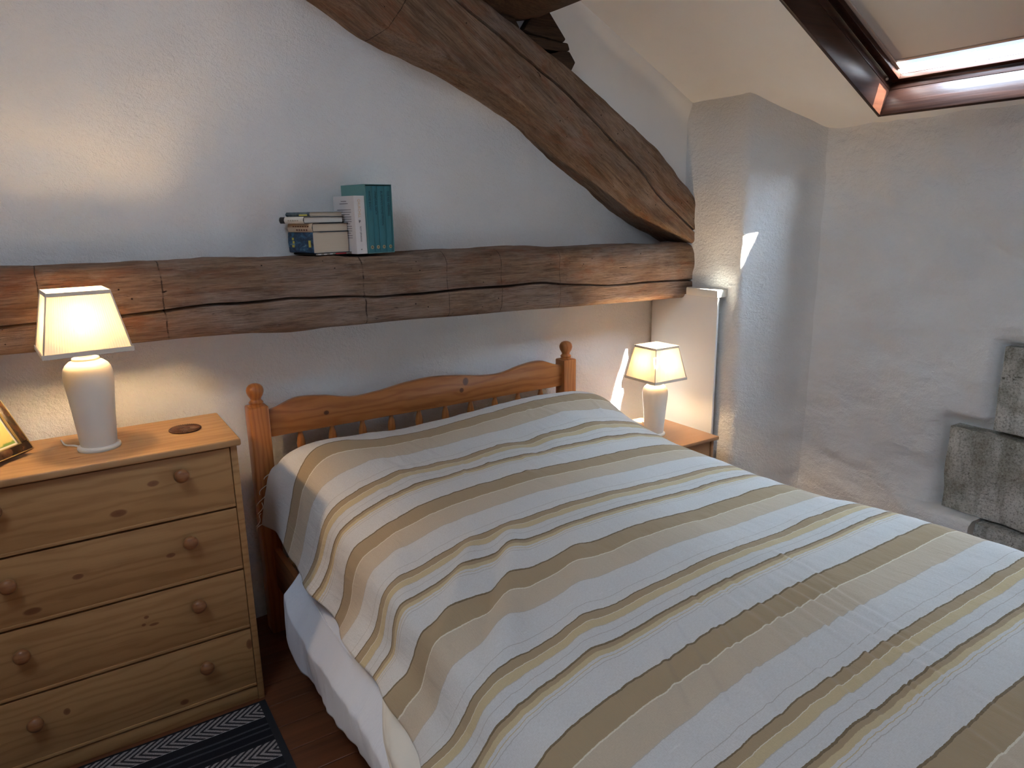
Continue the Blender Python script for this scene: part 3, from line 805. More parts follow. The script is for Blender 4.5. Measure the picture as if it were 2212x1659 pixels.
def spread_material():
    t = NT('woven_striped_cotton', 0.9, 0.1)
    uvn = t.n.new('ShaderNodeUVMap'); uvn.uv_map = 'UVMap'; uv = uvn.outputs[0]
    u, v, _ = t.sep(uv)
    wob = t.math('MULTIPLY', t.math('SUBTRACT', t.noise(t.comb(t.math('MULTIPLY', u, 22), t.math('MULTIPLY', v, 3), 0), 1.0, 4), 0.5), 0.010)
    wob2 = t.math('MULTIPLY', t.math('SUBTRACT', t.noise(t.comb(t.math('MULTIPLY', u, 160), t.math('MULTIPLY', v, 20), 0), 1.0, 2), 0.5), 0.003)
    vv = t.math('ADD', v, t.math('ADD', wob, wob2))
    P = 0.47
    f = t.math('FRACT', t.math('DIVIDE', vv, P))
    W, W2 = (0.62, 0.595, 0.57), (0.60, 0.58, 0.56)
    TAN, TAND = (0.370, 0.265, 0.155), (0.170, 0.115, 0.060)
    BE = (0.525, 0.425, 0.315); YE = (0.545, 0.425, 0.245); CR = (0.70, 0.63, 0.50); GR = (0.46, 0.42, 0.38)
    st = [(0.0, TAND), (0.004, TAN), (0.066, CR), (0.0695, BE), (0.145, GR), (0.1465, W), (0.222, GR), (0.2235, W), (0.2500, TAND), (0.2545, TAN), (0.2760, CR), (0.2785, YE), (0.300, GR), (0.3015, W2),
          (0.323, GR), (0.3245, W2), (0.3500, TAND), (0.3555, TAN), (0.366, YE), (0.3785, GR), (0.380, W2), (0.3865, YE), (0.389, W), (0.3965, GR), (0.398, W)]
    c = t.ramp(f, [(a / P, col) for a, col in st], 'CONSTANT')
    c = t.mix(t.math('LESS_THAN', vv, 0.47 * 6), c, W)
    # broken pale stitches along the seams
    stitch = t.math('MULTIPLY', t.ramp(t.math('FRACT', t.math('DIVIDE', t.math('ADD', vv, 0.0075), 0.0735)), [(0.0, 1), (0.05, 0)], 'CONSTANT'), t.ramp(t.noise(t.comb(t.math('MULTIPLY', u, 55), t.math('MULTIPLY', v, 13), 0), 1.0, 3), [(0.52, 0), (0.62, 0.25)]))
    stitch = t.math('MULTIPLY', stitch, t.math('MULTIPLY', t.math('GREATER_THAN', f, 0.15 / P), t.math('LESS_THAN', f, 0.245 / P)))
    c = t.mix(stitch, c, (0.80, 0.78, 0.74))
    # slubby yarn
    yarn = t.noise(t.comb(t.math('MULTIPLY', u, 120), t.math('MULTIPLY', v, 700), 0), 1.0, 2)
    yarn2 = t.noise(t.comb(t.math('MULTIPLY', u, 600), t.math('MULTIPLY', v, 160), 0), 1.0, 2)
    y = t.math('ADD', t.math('MULTIPLY', yarn, 0.5), t.math('MULTIPLY', yarn2, 0.5))
    c = t.mix(t.ramp(y, [(0.30, 0.30), (0.62, 0.0)]), c, (0.30, 0.25, 0.18))
    t.col(c)
    crk = t.noise(t.comb(t.math('MULTIPLY', u, 30), t.math('MULTIPLY', v, 7), 0), 1.0, 4, 0.6, 0.8)
    n1 = t.bump(y, 0.0012, 0.7); n2 = t.bump(crk, 0.006, 0.5, n1)
    t.nrm(n2)
    t.b.inputs['Sheen Weight'].default_value = 0.15
    return t.m
M_SPREAD = spread_material()

def bell(d, w): return np.exp(-(d / w) ** 2)
def seg_dist(X, Y, a, b):
    a, b = np.array(a), np.array(b); d = b - a; L = np.linalg.norm(d); d = d / L
    s = (X - a[0]) * d[0] + (Y - a[1]) * d[1]; q = (X - a[0]) * -d[1] + (Y - a[1]) * d[0]
    end = np.clip(np.minimum(s, L - s) / (0.25 * L) + 0.35, 0, 1)
    return q, end

def bedspread():
    # cross sections (x, z) from left hem to right hem at stations along the bed
    secs = {
        -0.060: [(.130, .50), (.140, .60), (.160, .68), (.20, .715), (.30, .735), (.50, .74), (.70, .738), (.95, .745), (1.2, .75), (1.42, .75), (1.54, .735), (1.60, .69), (1.64, .62), (1.655, .54)],
        -0.15: [(.128, .49), (.140, .60), (.160, .70), (.20, .765), (.30, .795), (.50, .795), (.70, .785), (.95, .80), (1.2, .815), (1.42, .815), (1.54, .80), (1.60, .755), (1.645, .67), (1.66, .56)],
        -0.27: [(.140, .470), (.156, .54), (.180, .645), (.205, .722), (.257, .795), (.34, .820), (.51, .805), (.72, .800), (.94, .815), (1.2, .832), (1.44, .830), (1.55, .805), (1.62, .745), (1.655, .65), (1.665, .55)],
        -0.45: [(.130, .44), (.162, .51), (.190, .60), (.215, .665), (.262, .715), (.37, .752), (.51, .765), (.74, .775), (.96, .785), (1.2, .795), (1.42, .785), (1.54, .755), (1.62, .70), (1.66, .62), (1.67, .54)],
        -0.70: [(.140, .440), (.168, .478), (.190, .53), (.212, .605), (.252, .652), (.38, .703), (.50, .730), (.75, .745), (.95, .740), (1.2, .735), (1.38, .728), (1.52, .712), (1.62, .675), (1.67, .60), (1.685, .52)],
        -1.20: [(.122, .462), (.150, .486), (.186, .515), (.207, .572), (.226, .610), (.262, .626), (.33, .648), (.405, .664), (.53, .682), (.73, .697), (.95, .705), (1.18, .695), (1.45, .690), (1.60, .675), (1.67, .62), (1.69, .53)],
        -1.67: [(.085, .45), (.130, .475), (.185, .515), (.235, .562), (.286, .598), (.37, .627), (.465, .650), (.60, .672), (.72, .687), (1.0, .702), (1.25, .705), (1.485, .706), (1.63, .700), (1.69, .66), (1.72, .57)],
        -2.30: [(.085, .45), (.130, .475), (.185, .515), (.235, .562), (.286, .600), (.37, .630), (.465, .655), (.60, .680), (.72, .695), (1.0, .705), (1.25, .712), (1.485, .715), (1.64, .705), (1.70, .66), (1.73, .57)],
    }
    ys = sorted(secs, reverse=True); nu, nv = 330, 400
    prof = []
    for y in ys:
        p = catmull(secs[y], 600); d = np.r_[0, np.cumsum(np.linalg.norm(np.diff(p, axis=0), axis=1))]
        s = np.linspace(0, 1, nu) * d[-1]; prof.append((np.interp(s, d, p[:, 0]), np.interp(s, d, p[:, 1]), d[-1]))
    Y = np.linspace(ys[0], ys[-1], nv)
    # smooth interpolation between the stations
    def along(k):
        A = np.array([q[k] for q in prof]); out = np.zeros((nv, nu)); yy = -np.array(ys)
        m = np.zeros_like(A)
        for i in range(len(yy)):
            a, b = max(i - 1, 0), min(i + 1, len(yy) - 1); m[i] = (A[b] - A[a]) / (yy[b] - yy[a])
        for j, q in enumerate(-Y):
            i = min(max(np.searchsorted(yy, q, 'right') - 1, 0), len(yy) - 2); h = yy[i + 1] - yy[i]; t = (q - yy[i]) / h
            out[j] = (2*t**3-3*t*t+1)*A[i] + (t**3-2*t*t+t)*h*m[i]*0.8 + (-2*t**3+3*t*t)*A[i+1] + (t**3-t*t)*h*m[i+1]*0.8
        return out
    X, Z = along(0), along(1); YY = np.repeat(Y[:, None], nu, 1)
    # arc length down the bed gives the stripe coordinate (fixed so that a broad stripe starts at y=-1.197)
    mid = nu // 2
    dz = np.sqrt(np.diff(YY[:, mid]) ** 2 + np.diff(Z[:, mid]) ** 2); v = np.r_[0, np.cumsum(dz)]
    v = v - np.interp(1.197, -Y, v) + 0.47 * 8
    Uc = np.zeros_like(X)
    Uc[:, 1:] = np.cumsum(np.sqrt(np.diff(X, axis=1) ** 2 + np.diff(Z, axis=1) ** 2), axis=1)
    # normals for the folds
    Xu, Zu = np.gradient(X, axis=1), np.gradient(Z, axis=1); L = np.sqrt(Xu ** 2 + Zu ** 2) + 1e-9
    NX, NZ = -Zu / L, Xu / L
    h = 0.0045 * fbm(X * 3.2, YY * 3.2, 1.7, 3) + 0.0016 * fbm(X * 14, YY * 9, 4.1, 3)
    # rounded folds coming down the near left shoulder
    for a, b, amp, w in (((.62, -.98), (.34, -1.42), .013, .035), ((.50, -.98), (.22, -1.30), .010, .028), ((.74, -1.12), (.42, -1.62), .010, .045), ((.34, -.78), (.20, -1.16), .006, .03),
                         ((.40, -1.30), (.17, -1.62), .008, .04), ((.55, -1.05), (.28, -1.37), -.007, .025),
                         ((.42, -.36), (.52, -.62), .006, .05), ((.95, -.40), (1.02, -.62), -.007, .06), ((.70, -.42), (.72, -.60), -.005, .05), ((1.22, -.36), (1.36, -.60), .007, .06),
                         ((1.30, -1.45), (1.62, -1.42), .006, .03), ((1.10, -1.62), (1.50, -1.60), .005, .035), ((1.38, -1.20), (1.62, -1.12), .004, .03)):
        q, e = seg_dist(X, YY, a, b); h = h + (1.5 if a[0] < .8 and a[1] < -.7 else 1.2) * amp * e * bell(q, w)
    # fan of thin creases towards the foot
    rnd = random.Random(5)
    creases = [((.86, -1.52), (.74, -2.05)), ((.90, -1.55), (.80, -1.98)), ((.95, -1.58), (.86, -2.12)), ((.80, -1.50), (.66, -1.86)), ((.99, -1.62), (.92, -2.20)), ((1.02, -1.60), (.99, -2.02)),
               ((.74, -1.60), (.60, -1.95)), ((.68, -1.58), (.56, -1.84)), ((1.08, -1.66), (1.02, -1.92)), ((.93, -1.75), (.80, -2.25)), ((.60, -1.62), (.50, -1.80)), ((1.12, -1.52), (1.08, -1.72))]
    for a, b in creases:
        q, e = seg_dist(X, YY, a, b); q = q + 0.006 * vnoise(YY * 7 + a[0] * 40, 0, 0)
        h = h + e * (0.0036 * bell(q, .008) - 0.0026 * bell(q - .014, .009))
    for k in range(46):
        x = rnd.uniform(.35, 1.5); y = rnd.uniform(-.72, -.30); l = rnd.uniform(.07, .17); an = rnd.uniform(-.5, .5)
        q, e = seg_dist(X, YY, (x, y), (x + l * math.sin(an), y - l)); h = h + e * rnd.uniform(-.0020, .0028) * bell(q, rnd.uniform(.006, .013))
    for k in range(60):
        x = rnd.uniform(.3, 1.55); y = rnd.uniform(-2.2, -.8); l = rnd.uniform(.07, .2); an = rnd.uniform(-.4, .4)
        q, e = seg_dist(X, YY, (x, y), (x + l * math.sin(an), y - l)); h = h + e * rnd.uniform(-.0010, .0014) * bell(q, rnd.uniform(.005, .010))
    # ripples along the hanging edges
    edge = np.clip((0.13 - Uc) / 0.13, 0, 1)
    h = h + edge * (0.016 * np.sin(YY * 19 + 2.2 * vnoise(YY * 3, 0, 0)) + 0.010 * fbm(YY * 8, 2, 3, 2))
    redge = np.clip((Uc - (Uc[:, -1:] - 0.13)) / 0.13, 0, 1)
    h = h + redge * 0.012 * np.sin(YY * 15)
    PX, PZ, PY = X + NX * h, Z + NZ * h, YY.copy()
    # uneven hem
    PZ = PZ + edge * 0.018 * fbm(YY * 3.1, 7, 0, 2)
    # the foot end turns over and hangs down
    nd = 26; t = np.linspace(0, 1, nd + 1)[1:, None]; drop = 0.30 * t
    ang = np.minimum(t * 4.0, 1.0) * PI / 2
    ex = PX[-1][None, :] + 0 * t; ey = PY[-1][None, :] - 0.04 * np.sin(ang) + 0.012 * np.sin(PX[-1][None, :] * 17) * t
    ez = np.maximum(PZ[-1][None, :] - 0.04 * (1 - np.cos(ang)) - np.maximum(drop - 0.06, 0), np.minimum(PZ[-1][None, :], 0.40))
    PX, PY, PZ = np.vstack([PX, ex]), np.vstack([PY, ey]), np.vstack([PZ, ez]); Uc = np.vstack([Uc, np.repeat(Uc[-1:], nd, 0)])
    v = np.r_[v, v[-1] + 0.33 * t[:, 0]]; nv = nv + nd
    V = np.stack([PX, PY, PZ], -1).reshape(-1, 3)
    UV = np.stack([Uc, np.repeat(v[:, None], nu, 1)], -1).reshape(-1, 2)
    F = [tuple(reversed(f)) for f in grid_faces(nv, nu)]
    o = mesh('bedspread', V, F, M_SPREAD, uv=UV)
    md = o.modifiers.new('thickness', 'SOLIDIFY'); md.thickness = 0.003; md.offset = -1
    tag(o, 'cream and tan striped woven bedspread over the bed', 'bedspread')
    # frayed corner threads by the bedpost
    thread = plain('cotton_thread', (0.75, 0.68, 0.58), 0.9, 0.1)
    P0 = PX[0, 0], PY[0, 0], PZ[0, 0]
    rr = random.Random(3)
    for k in range(11):
        t0 = k / 10; i = int(t0 * 70)
        p = np.array((PX[0, i], PY[0, i] + .002, PZ[0, i]))
        pts = [p + np.array((-.012 * s - .008 * math.sin(s * 2 + k), .006 * math.sin(k + s), -.012 * s - .002 * s * s)) for s in np.linspace(0, rr.uniform(1.6, 3.4), 8)]
        tube('fringe', pts, .0014, thread, o, 5)
bedspread()

def bed_sheet():
    t = NT('blue_white_cotton', 0.88, 0.1); v = t.tc()
    t.col((0.70, 0.71, 0.76)); t.nrm(t.bump(t.noise(t.map(v, (6, 14, 3)), 2.2, 4, 0.6, 0.5), 0.008, 0.5))
    m = t.m
    nv, nu = 260, 60; V = []
    ys = np.linspace(-0.37, -2.29, nv)
    for y in ys:
        hem = 0.165 + 0.02 * float(vnoise(y * 3, 1, 0)) + 0.05 * float(np.clip((-0.50 - y) * -6 + 0, 0, 1)) * 0
        if y > -0.50: hem += 0.10 * ((y + 0.50) / 0.13) ** 2
        for j in range(nu):
            s = j / (nu - 1); z = 0.52 + (hem - 0.52) * s
            bulge = 0.035 * math.sin(PI * min(s * 1.05, 1)) * (0.6 + 0.4 * float(vnoise(y * 4, 3, 0)))
            fold = (0.010 + 0.016 * s) * float(fbm(y * 6.5 + 0.5 * s, s * 0.8, 2, 3))
            V.append((0.218 - 0.045 * min(s * 3.0, 1.0) - 0.070 * float(np.clip((s - 0.30) / 0.35, 0, 1)) ** 1.2 - 0.4 * bulge * s - fold * s, y, z))
    o = mesh('bed_sheet', V, grid_faces(nv, nu), m)
    md = o.modifiers.new('thickness', 'SOLIDIFY'); md.thickness = 0.002; md.offset = 0
    tag(o, 'white under sheet hanging beside the bed towards floor', 'sheet')
    # stitched hem lines
    for zf in (0.30, 0.42):
        j = int(zf * (nu - 1)); pts = [np.array(V[i * nu + j]) + np.array((-.002, 0, 0.01 * math.sin(i * .05))) for i in range(4, nv - 4, 6)]
        tube('seam', pts, .0016, plain('sheet_seam', (0.74, 0.74, 0.78), .9), o, 5)
bed_sheet()
def cream_sheet():
    m = plain('cream_cotton', (0.72, 0.66, 0.57), 0.9, 0.1, bump=(9, .006))
    nv, nu = 150, 34; V = []
    ys = np.linspace(-1.06, -2.28, nv)
    for i, y in enumerate(ys):
        g = min(1.0, i / 30)
        for j in range(nu):
            s = j / (nu - 1)
            x = 0.172 - 0.098 * g * math.sin(min(s * 1.5, 1) * PI * 0.5) - 0.016 * float(fbm(y * 6, s * 2.5, 8, 3)) * g * s
            z = 0.455 - 0.15 * s * g - 0.03 * g * float(vnoise(y * 3.5, 5, 0)) * s
            V.append((x, y, z))
    o = mesh('fitted_sheet', V, grid_faces(nv, nu), m)
    md = o.modifiers.new('thickness', 'SOLIDIFY'); md.thickness = 0.002; md.offset = 0
    tag(o, 'crumpled cream sheet bunched below the bedspread hem', 'sheet')
cream_sheet()

# ------------------------------------------------------------------ chest of drawers
def chest():
    c = tag(empty('chest_of_drawers', (-0.40, -0.19, 0)), 'pine chest of four wide drawers with round wooden knobs', 'chest')
    ox, oy = -0.40, -0.19
    def b(n, x0, x1, y0, y1, z0, z1, m=M_PINE, par=c, bev=.002): return box(n, (x0 - ox, y0 - oy, z0), (x1 - ox, y1 - oy, z1), m, par, bev)
    b('side_panel', -0.020, 0.0, -.372, -.02, 0, .908); b('side_panel', -.80, -.780, -.372, -.02, 0, .908)
    b('back_panel', -.780, -.020, -.030, -.02, .02, .90)
    top = box('top_board', (-.815 - ox, -.384 - oy, .908), (.012 - ox, -.016 - oy, .931), M_PINE_TOP, c, .006, 3)
    b('plinth', -.780, -.020, -.366, -.350, 0, .050)
    zs = [(.7085, .9025), (.4925, .7015), (.2775, .4855), (.0565, .2705)]
    kn = [[(-.245, .835, .016, .010), (-.345, .765, .022, .012)], [(-.225, .596, .013, .008), (-.47, .60, .014, .009), (-.59, .53, .022, .011)],
          [(-.315, .415, .007, .006), (-.325, .392, .006, .005), (-.297, .385, .014, .005)], [(-.245, .085, .013, .010), (-.555, .187, .009, .012), (-.03, .215, .010, .02)]]
    for k, ((z0, z1), ks) in enumerate(zip(zs, kn)):
        m = pine('pine_drawer_%d' % k, PL, PD, knots=[(a - ox, z, ra * 1.15, rb * 1.05) for a, z, ra, rb in ks], stripes=24 + 3 * k, knotcol=(0.15, 0.05, 0.02))
        d = b('drawer', -.7785, -.0215, -.369, -.350, z0, z1, m)
        b('drawer_lip', -.7785, -.0215, -.3715, -.352, z0 - .0005, z0 + .010, M_PINE, d, .002)
        for x in (-.168, -.632):
            zk = (.849, .630, .413, .192)[k]
            prof = [(0, 0), (.013, 0), (.0115, .006), (.015, .012), (.0205, .018), (.0220, .025), (.0195, .032), (.0115, .0365), (0, .0378)]
            lathe('knob', prof, M_KNOB, d, 22, (x - ox, -.369 - oy, zk), axis='y')
        b('drawer_box', -.770, -.030, -.350, -.045, z0 + .012, z1 - .02, M_PINE, d, 0)
chest()

# ------------------------------------------------------------------ lamps
M_CERAM = plain('cream_glazed_ceramic', (0.70, 0.665, 0.60), 0.38, 0.4)
M_BRASSW = plain('white_bulb_holder', (0.7, 0.67, 0.6), 0.5, 0.3)
M_TRIM = plain('shade_braid', (0.66, 0.58, 0.47), 0.8, 0.1)
M_CORD = plain('white_flex', (0.72, 0.70, 0.66), 0.5, 0.3)
def shade_mat(name, col, trans, clear):
    t = NT(name, 0.9, 0.05); t.col(col)
    tr = t.n.new('ShaderNodeBsdfTranslucent'); tr.inputs[0].default_value = (*trans, 1)
    mx = t.n.new('ShaderNodeMixShader'); mx.inputs[0].default_value = 0.095
    t.l.new(t.b.outputs[0], mx.inputs[1]); t.l.new(tr.outputs[0], mx.inputs[2])
    tp = t.n.new('ShaderNodeBsdfTransparent'); tp.inputs[0].default_value = (1.0, 0.88, 0.68, 1)
    m2 = t.n.new('ShaderNodeMixShader'); m2.inputs[0].default_value = clear
    t.l.new(mx.outputs[0], m2.inputs[1]); t.l.new(tp.outputs[0], m2.inputs[2])
    t.l.new(m2.outputs[0], t.n['Material Output'].inputs[0]); return t.m
M_SHADE = shade_mat('pleated_silk', (0.78, 0.72, 0.62), (0.80, 0.66, 0.46), 0.02)
def emis(name, col, s):
    m = bpy.data.materials.new(name); m.use_nodes = True; n = m.node_tree.nodes; n.remove(n['Principled BSDF'])
    e = n.new('ShaderNodeEmission'); e.inputs[0].default_value = (*col, 1); e.inputs[1].default_value = s
    m.node_tree.links.new(e.outputs[0], n['Material Output'].inputs[0]); return m

def lamp(loc, s, rz, watt, label, cord):
    L = tag(empty('table_lamp', loc, rz), label, 'lamp')
    R = lambda pr: [(r * s, z * s) for r, z in pr]
    lathe('base', R([(0, 0), (.0575, 0), (.059, .004), (.058, .010), (.052, .013), (0, .0135)]), M_CERAM, L, 48)
    lathe('body', R([(0.0, 0.0125), (.0485, 0.0125), (.0500, 0.0197), (.0525, 0.0579), (.056, 0.1056), (.0605, 0.1581), (.0645, 0.1963), (.0660, 0.2183), (.0655, 0.2326), (.0620, 0.2470), (.0550, 0.2584), (.0450, 0.2670), (.0375, 0.2703),
                     (.0360, 0.2713), (.0365, 0.2756), (.0345, 0.2780), (.0290, 0.2799), (.0, 0.2799)]), M_CERAM, L, 56)
    lathe('neck', R([(0, .278), (.019, .278), (.0155, .283), (.011, .289), (.0095, .296), (.0095, .325), (.013, .327), (.013, .352), (.0, .352)]), M_BRASSW, L, 24)
    bulb = 0.392
    m = emis('warm_bulb_' + str(int(watt)), (1.0, 0.68, 0.36), watt / (PI * 4 * PI * (0.014 * s) ** 2))
    lathe('bulb', R([(0, .352), (.0065, .353), (.008, .362), (.012, .376), (.014, .390), (.0125, .402), (.007, .412), (0, .416)]), m, L, 20)
    # pleated square shade
    zb, zt, hb, ht = .302, .474, .110, .077
    nP, nz = 90, 10; V, F = [], []
    for side in range(4):
        a = side * PI / 2
        for i in range(nP + 1):
            u = -1 + 2 * i / nP
            for j in range(nz):
                t = j / (nz - 1); h = hb + (ht - hb) * t
                pl = 0.0011 * math.sin(i * PI * 0.72) * (1 - abs(u) ** 8)
                x, y = u * (h - .001), -(h + pl)
                V.append(((x * math.cos(a) - y * math.sin(a)) * s, (x * math.sin(a) + y * math.cos(a)) * s, (zb + (zt - zb) * t) * s))
    per = (nP + 1) * nz
    for side in range(4):
        for f in grid_faces(nP + 1, nz): F.append(tuple(side * per + k for k in f))
    sh = mesh('lamp_shade', V, F, M_SHADE, L)
    def band(h, z0, z1, n):
        bm = bmesh.new()
        rings = []
        for (hh, z) in ((h + .0018, z0), (h + .0018, z1), (h - .0012, z1), (h - .0012, z0)):
            rings.append([bm.verts.new((sx * hh * s, sy * hh * s, z * s)) for sx, sy in ((-1, -1), (1, -1), (1, 1), (-1, 1))])
        for q in range(4):
            A, B = rings[q], rings[(q + 1) % 4]
            for k in range(4): bm.faces.new((A[k], A[(k + 1) % 4], B[(k + 1) % 4], B[k]))
        bm_obj(n, bm, M_TRIM, sh)
    band(hb + .0012, zb - .002, zb + .011, 'bottom_braid'); band(ht + .0012, zt - .009, zt + .002, 'top_braid')
    for sx, sy in ((-1, -1), (1, -1), (1, 1), (-1, 1)):
        tube('corner_piping', [Vector((sx * (hb + .0005) * s, sy * (hb + .0005) * s, zb * s)), Vector((sx * (ht + .0005) * s, sy * (ht + .0005) * s, zt * s))], .0022 * s, M_TRIM, sh, 6)
    for k in range(2):   # shade carrier
        an = k * PI / 2 + PI / 4
        for sg in (-1, 1):
            tube('shade_wire', [Vector((.011 * s * sg * math.cos(an), .011 * s * sg * math.sin(an), .328 * s)), Vector((ht * 1.40 * s * sg * math.cos(an), ht * 1.40 * s * sg * math.sin(an), (zt - .006) * s))], .0011 * s, M_BRASSW, L, 5)
    tube('power_cord', [Vector(p) for p in cord], .0028, M_CORD, L, 8)
    return L
lamp((-0.362, -0.222, 0.931), 1.0, math.radians(5), 7.5, 'larger cream lamp with square pleated shade on the pine chest',
     [(-.045, .02, .006), (-.062, .028, .012), (-.078, .05, .010), (-.082, .09, .004), (-.084, .150, .003)])
lamp((1.893, -0.262, 0.565), 0.902, 0.0, 6.0, 'smaller cream lamp with square shade on the bedside table',
     [(.04, .02, .006), (.06, .05, .004), (.08, .12, .003), (.085, .17, .003)])

# ------------------------------------------------------------------ nightstand
def nightstand():
    n = tag(empty('nightstand', (1.94, -0.25, 0)), 'small brown wooden bedside table between bed and pier', 'table')
    ox, oy = 1.94, -0.25
    def b(nm, x0, x1, y0, y1, z0, z1, m=M_NIGHT, par=n, bev=.003): return box(nm, (x0 - ox, y0 - oy, z0), (x1 - ox, y1 - oy, z1), m, par, bev)
    b('table_top', 1.75, 2.116, -.467, -.020, .547, .565, bev=.005)
    b('side_panel', 1.763, 1.779, -.452, -.025, .02, .547); b('side_panel', 2.081, 2.097, -.452, -.025, .02, .547)
    b('back_panel', 1.779, 2.081, -.035, -.027, .05, .547); b('shelf', 1.779, 2.081, -.445, -.035, .05, .066); b('shelf', 1.779, 2.081, -.445, -.035, .37, .386)
    d = b('drawer', 1.781, 2.079, -.446, -.428, .390, .542)
    lathe('knob', [(0, 0), (.010, 0), (.009, .008), (.015, .015), (.014, .022), (0, .025)], M_KNOB, d, 18, (1.93 - ox, -.446 - oy, .47), axis='y')
    for x in (1.771, 2.089):
        for y in (-.44, -.037):
            b('foot', x - .012, x + .012, y - .012, y + .012, 0, .02)
nightstand()

# ------------------------------------------------------------------ lettering helper
def lettering(name, text, size, mat, parent, origin, xdir, updir, depth=0.0003, spacing=1.0, align='CENTER', squeeze=1.0):
    cu = bpy.data.curves.new(name, 'FONT'); cu.body = text; cu.size = size; cu.align_x = align; cu.align_y = 'CENTER'
    cu.space_character = spacing; cu.extrude = depth; cu.resolution_u = 2
    tmp = bpy.data.objects.new(name, cu); COL.objects.link(tmp)
    bpy.context.view_layer.update()
    me = bpy.data.meshes.new_from_object(tmp.evaluated_get(bpy.context.evaluated_depsgraph_get()))
    bpy.data.objects.remove(tmp, do_unlink=True)
    X, U = Vector(xdir).normalized(), Vector(updir).normalized(); N = X.cross(U)
    me.transform(Matrix(((X.x * squeeze, U.x, N.x, origin[0]), (X.y * squeeze, U.y, N.y, origin[1]), (X.z * squeeze, U.z, N.z, origin[2]), (0, 0, 0, 1))))
    me.materials.clear(); me.materials.append(mat); me.name = name
    return link(bpy.data.objects.new(name, me), parent)

# ------------------------------------------------------------------ books
def pages_mat(name, c):
    t = NT(name, 0.9, 0.1); v = t.tc()
    g = t.noise(t.map(v, (3, 3, 900)), 1.0, 2)
    t.col(t.mix(g, tuple(x * 0.78 for x in c), c)); return t.m
M_PAGE = pages_mat('cream_pages', (0.66, 0.55, 0.42)); M_PAGEW = pages_mat('white_pages', (0.74, 0.70, 0.63)); M_PAGEG = pages_mat('grey_pages', (0.50, 0.43, 0.34))
M_BLACKB = plain('black_boards', (0.02, 0.018, 0.017), 0.5)
def teal(name, c):
    t = NT(name, 0.55, 0.3); t.col(c); t.nrm(t.bump(t.noise(t.tc(), 400, 2), .0003)); return t.m
M_TEAL = teal('teal_cloth', (0.034, 0.155, 0.180)); M_TEALD = plain('dark_teal_ink', (0.006, 0.035, 0.048), 0.6); M_TEALBOX = teal('pale_teal_card', (0.105, 0.245, 0.240))
M_GOLD = plain('gilt_stamp', (0.42, 0.33, 0.16), 0.4, 0.5)
BRZ = math.radians(13)
BX, BY = Vector((math.cos(BRZ), math.sin(BRZ), 0)), Vector((-math.sin(BRZ), math.cos(BRZ), 0))
def beam_top(x): return float(np.interp(x, [-0.5581, 0.3512, 0.7953, 1.3556], [1.4668, 1.4583, 1.4530, 1.4488])) + 0.004

def boxset():
    z0 = beam_top(.62); H = 0.253; W = 0.1205; D = 0.160; t = 0.0025
    o = tag(empty('slipcase', (0.6039, -0.0467, z0), BRZ), 'pale teal slipcase holding four matching teal novels', 'slipcase')
    for n, lo, hi in (('side_board', (0, 0, 0), (t, D, H)), ('side_board', (W - t, 0, 0), (W, D, H)), ('base_board', (t, 0, 0), (W - t, D, t)), ('top_board', (t, 0, H - t), (W - t, D, H)), ('back_board', (t, D - t, t), (W - t, D, H - t))):
        box(n, lo, hi, M_TEALBOX, o, .0005, 1)
    ws = [0.0300, 0.0218, 0.0312, 0.0280]; titles = ["WHOSE BODY?", "UNNATURAL DEATH", "BUSMAN'S HONEYMOON", "FIVE RED HERRINGS"]
    labs = ['teal novel leftmost in the slipcase beside the white book', 'thinnest teal novel second from left in the slipcase', 'teal novel third from left in the slipcase', 'teal novel at the right end of the slipcase']
    x = t + .0012
    for w, ti, lb in zip(ws, titles, labs):
        b = tag(empty('novel', o.matrix_world @ Vector((0, 0, 0))), lb, 'book', 'teal novels in the slipcase')
        p = Vector((0.6039, -0.0467, z0)) + BX * x + BY * 0.0015 + Vector((0, 0, t + .0005)); b.location = p; b.rotation_euler = (0, 0, BRZ)
        h = H - 2 * t - .004; d = D - .008
        # rounded spine cover
        poly = [(0, .003), (w * .15, .0008), (w * .5, 0), (w * .85, .0008), (w, .003), (w, d), (w - .0015, d), (w - .0015, .005), (.0015, .005), (.0015, d), (0, d)]
        prism('cover', poly, 'z', 0, h, M_TEAL, b)
        box('page_block', (.002, .006, .003), (w - .002, d - .004, h - .003), M_PAGE, b, 0)
        L = {0: .070, 1: .085, 2: .125, 3: .091}[titles.index(ti)]
        sz = 0.0135
        lt = lettering('lettering', ti, sz, M_TEALD, b, (w / 2, -.0003, h - .018), (0, 0, -1), (1, 0, 0), align='LEFT')
        ln = max(v.co.z for v in lt.data.vertices) - min(v.co.z for v in lt.data.vertices)
        k = L / ln
        for v in lt.data.vertices: v.co.z = (h - .018) + (v.co.z - (h - .018)) * k
        bm = bmesh.new(); bmesh.ops.create_circle(bm, cap_ends=True, radius=min(.0068, w * .32), segments=20)
        for v in bm.verts: v.co = Vector((w / 2 + v.co.x, -.0003, .020 + v.co.y))
        e = bm_obj('emblem', bm, M_GOLD, b)
        for q in range(3):
            r = min(.0068, w * .32)
            tube('emblem_line', [Vector((w / 2 - r * .5 + q * r * .5, -.0007, .020 - r * .5)), Vector((w / 2 - r * .3 + q * r * .3, -.0007, .020 + r * .55))], .0006, M_TEALD, b, 5)
        x += w + .0008
boxset()

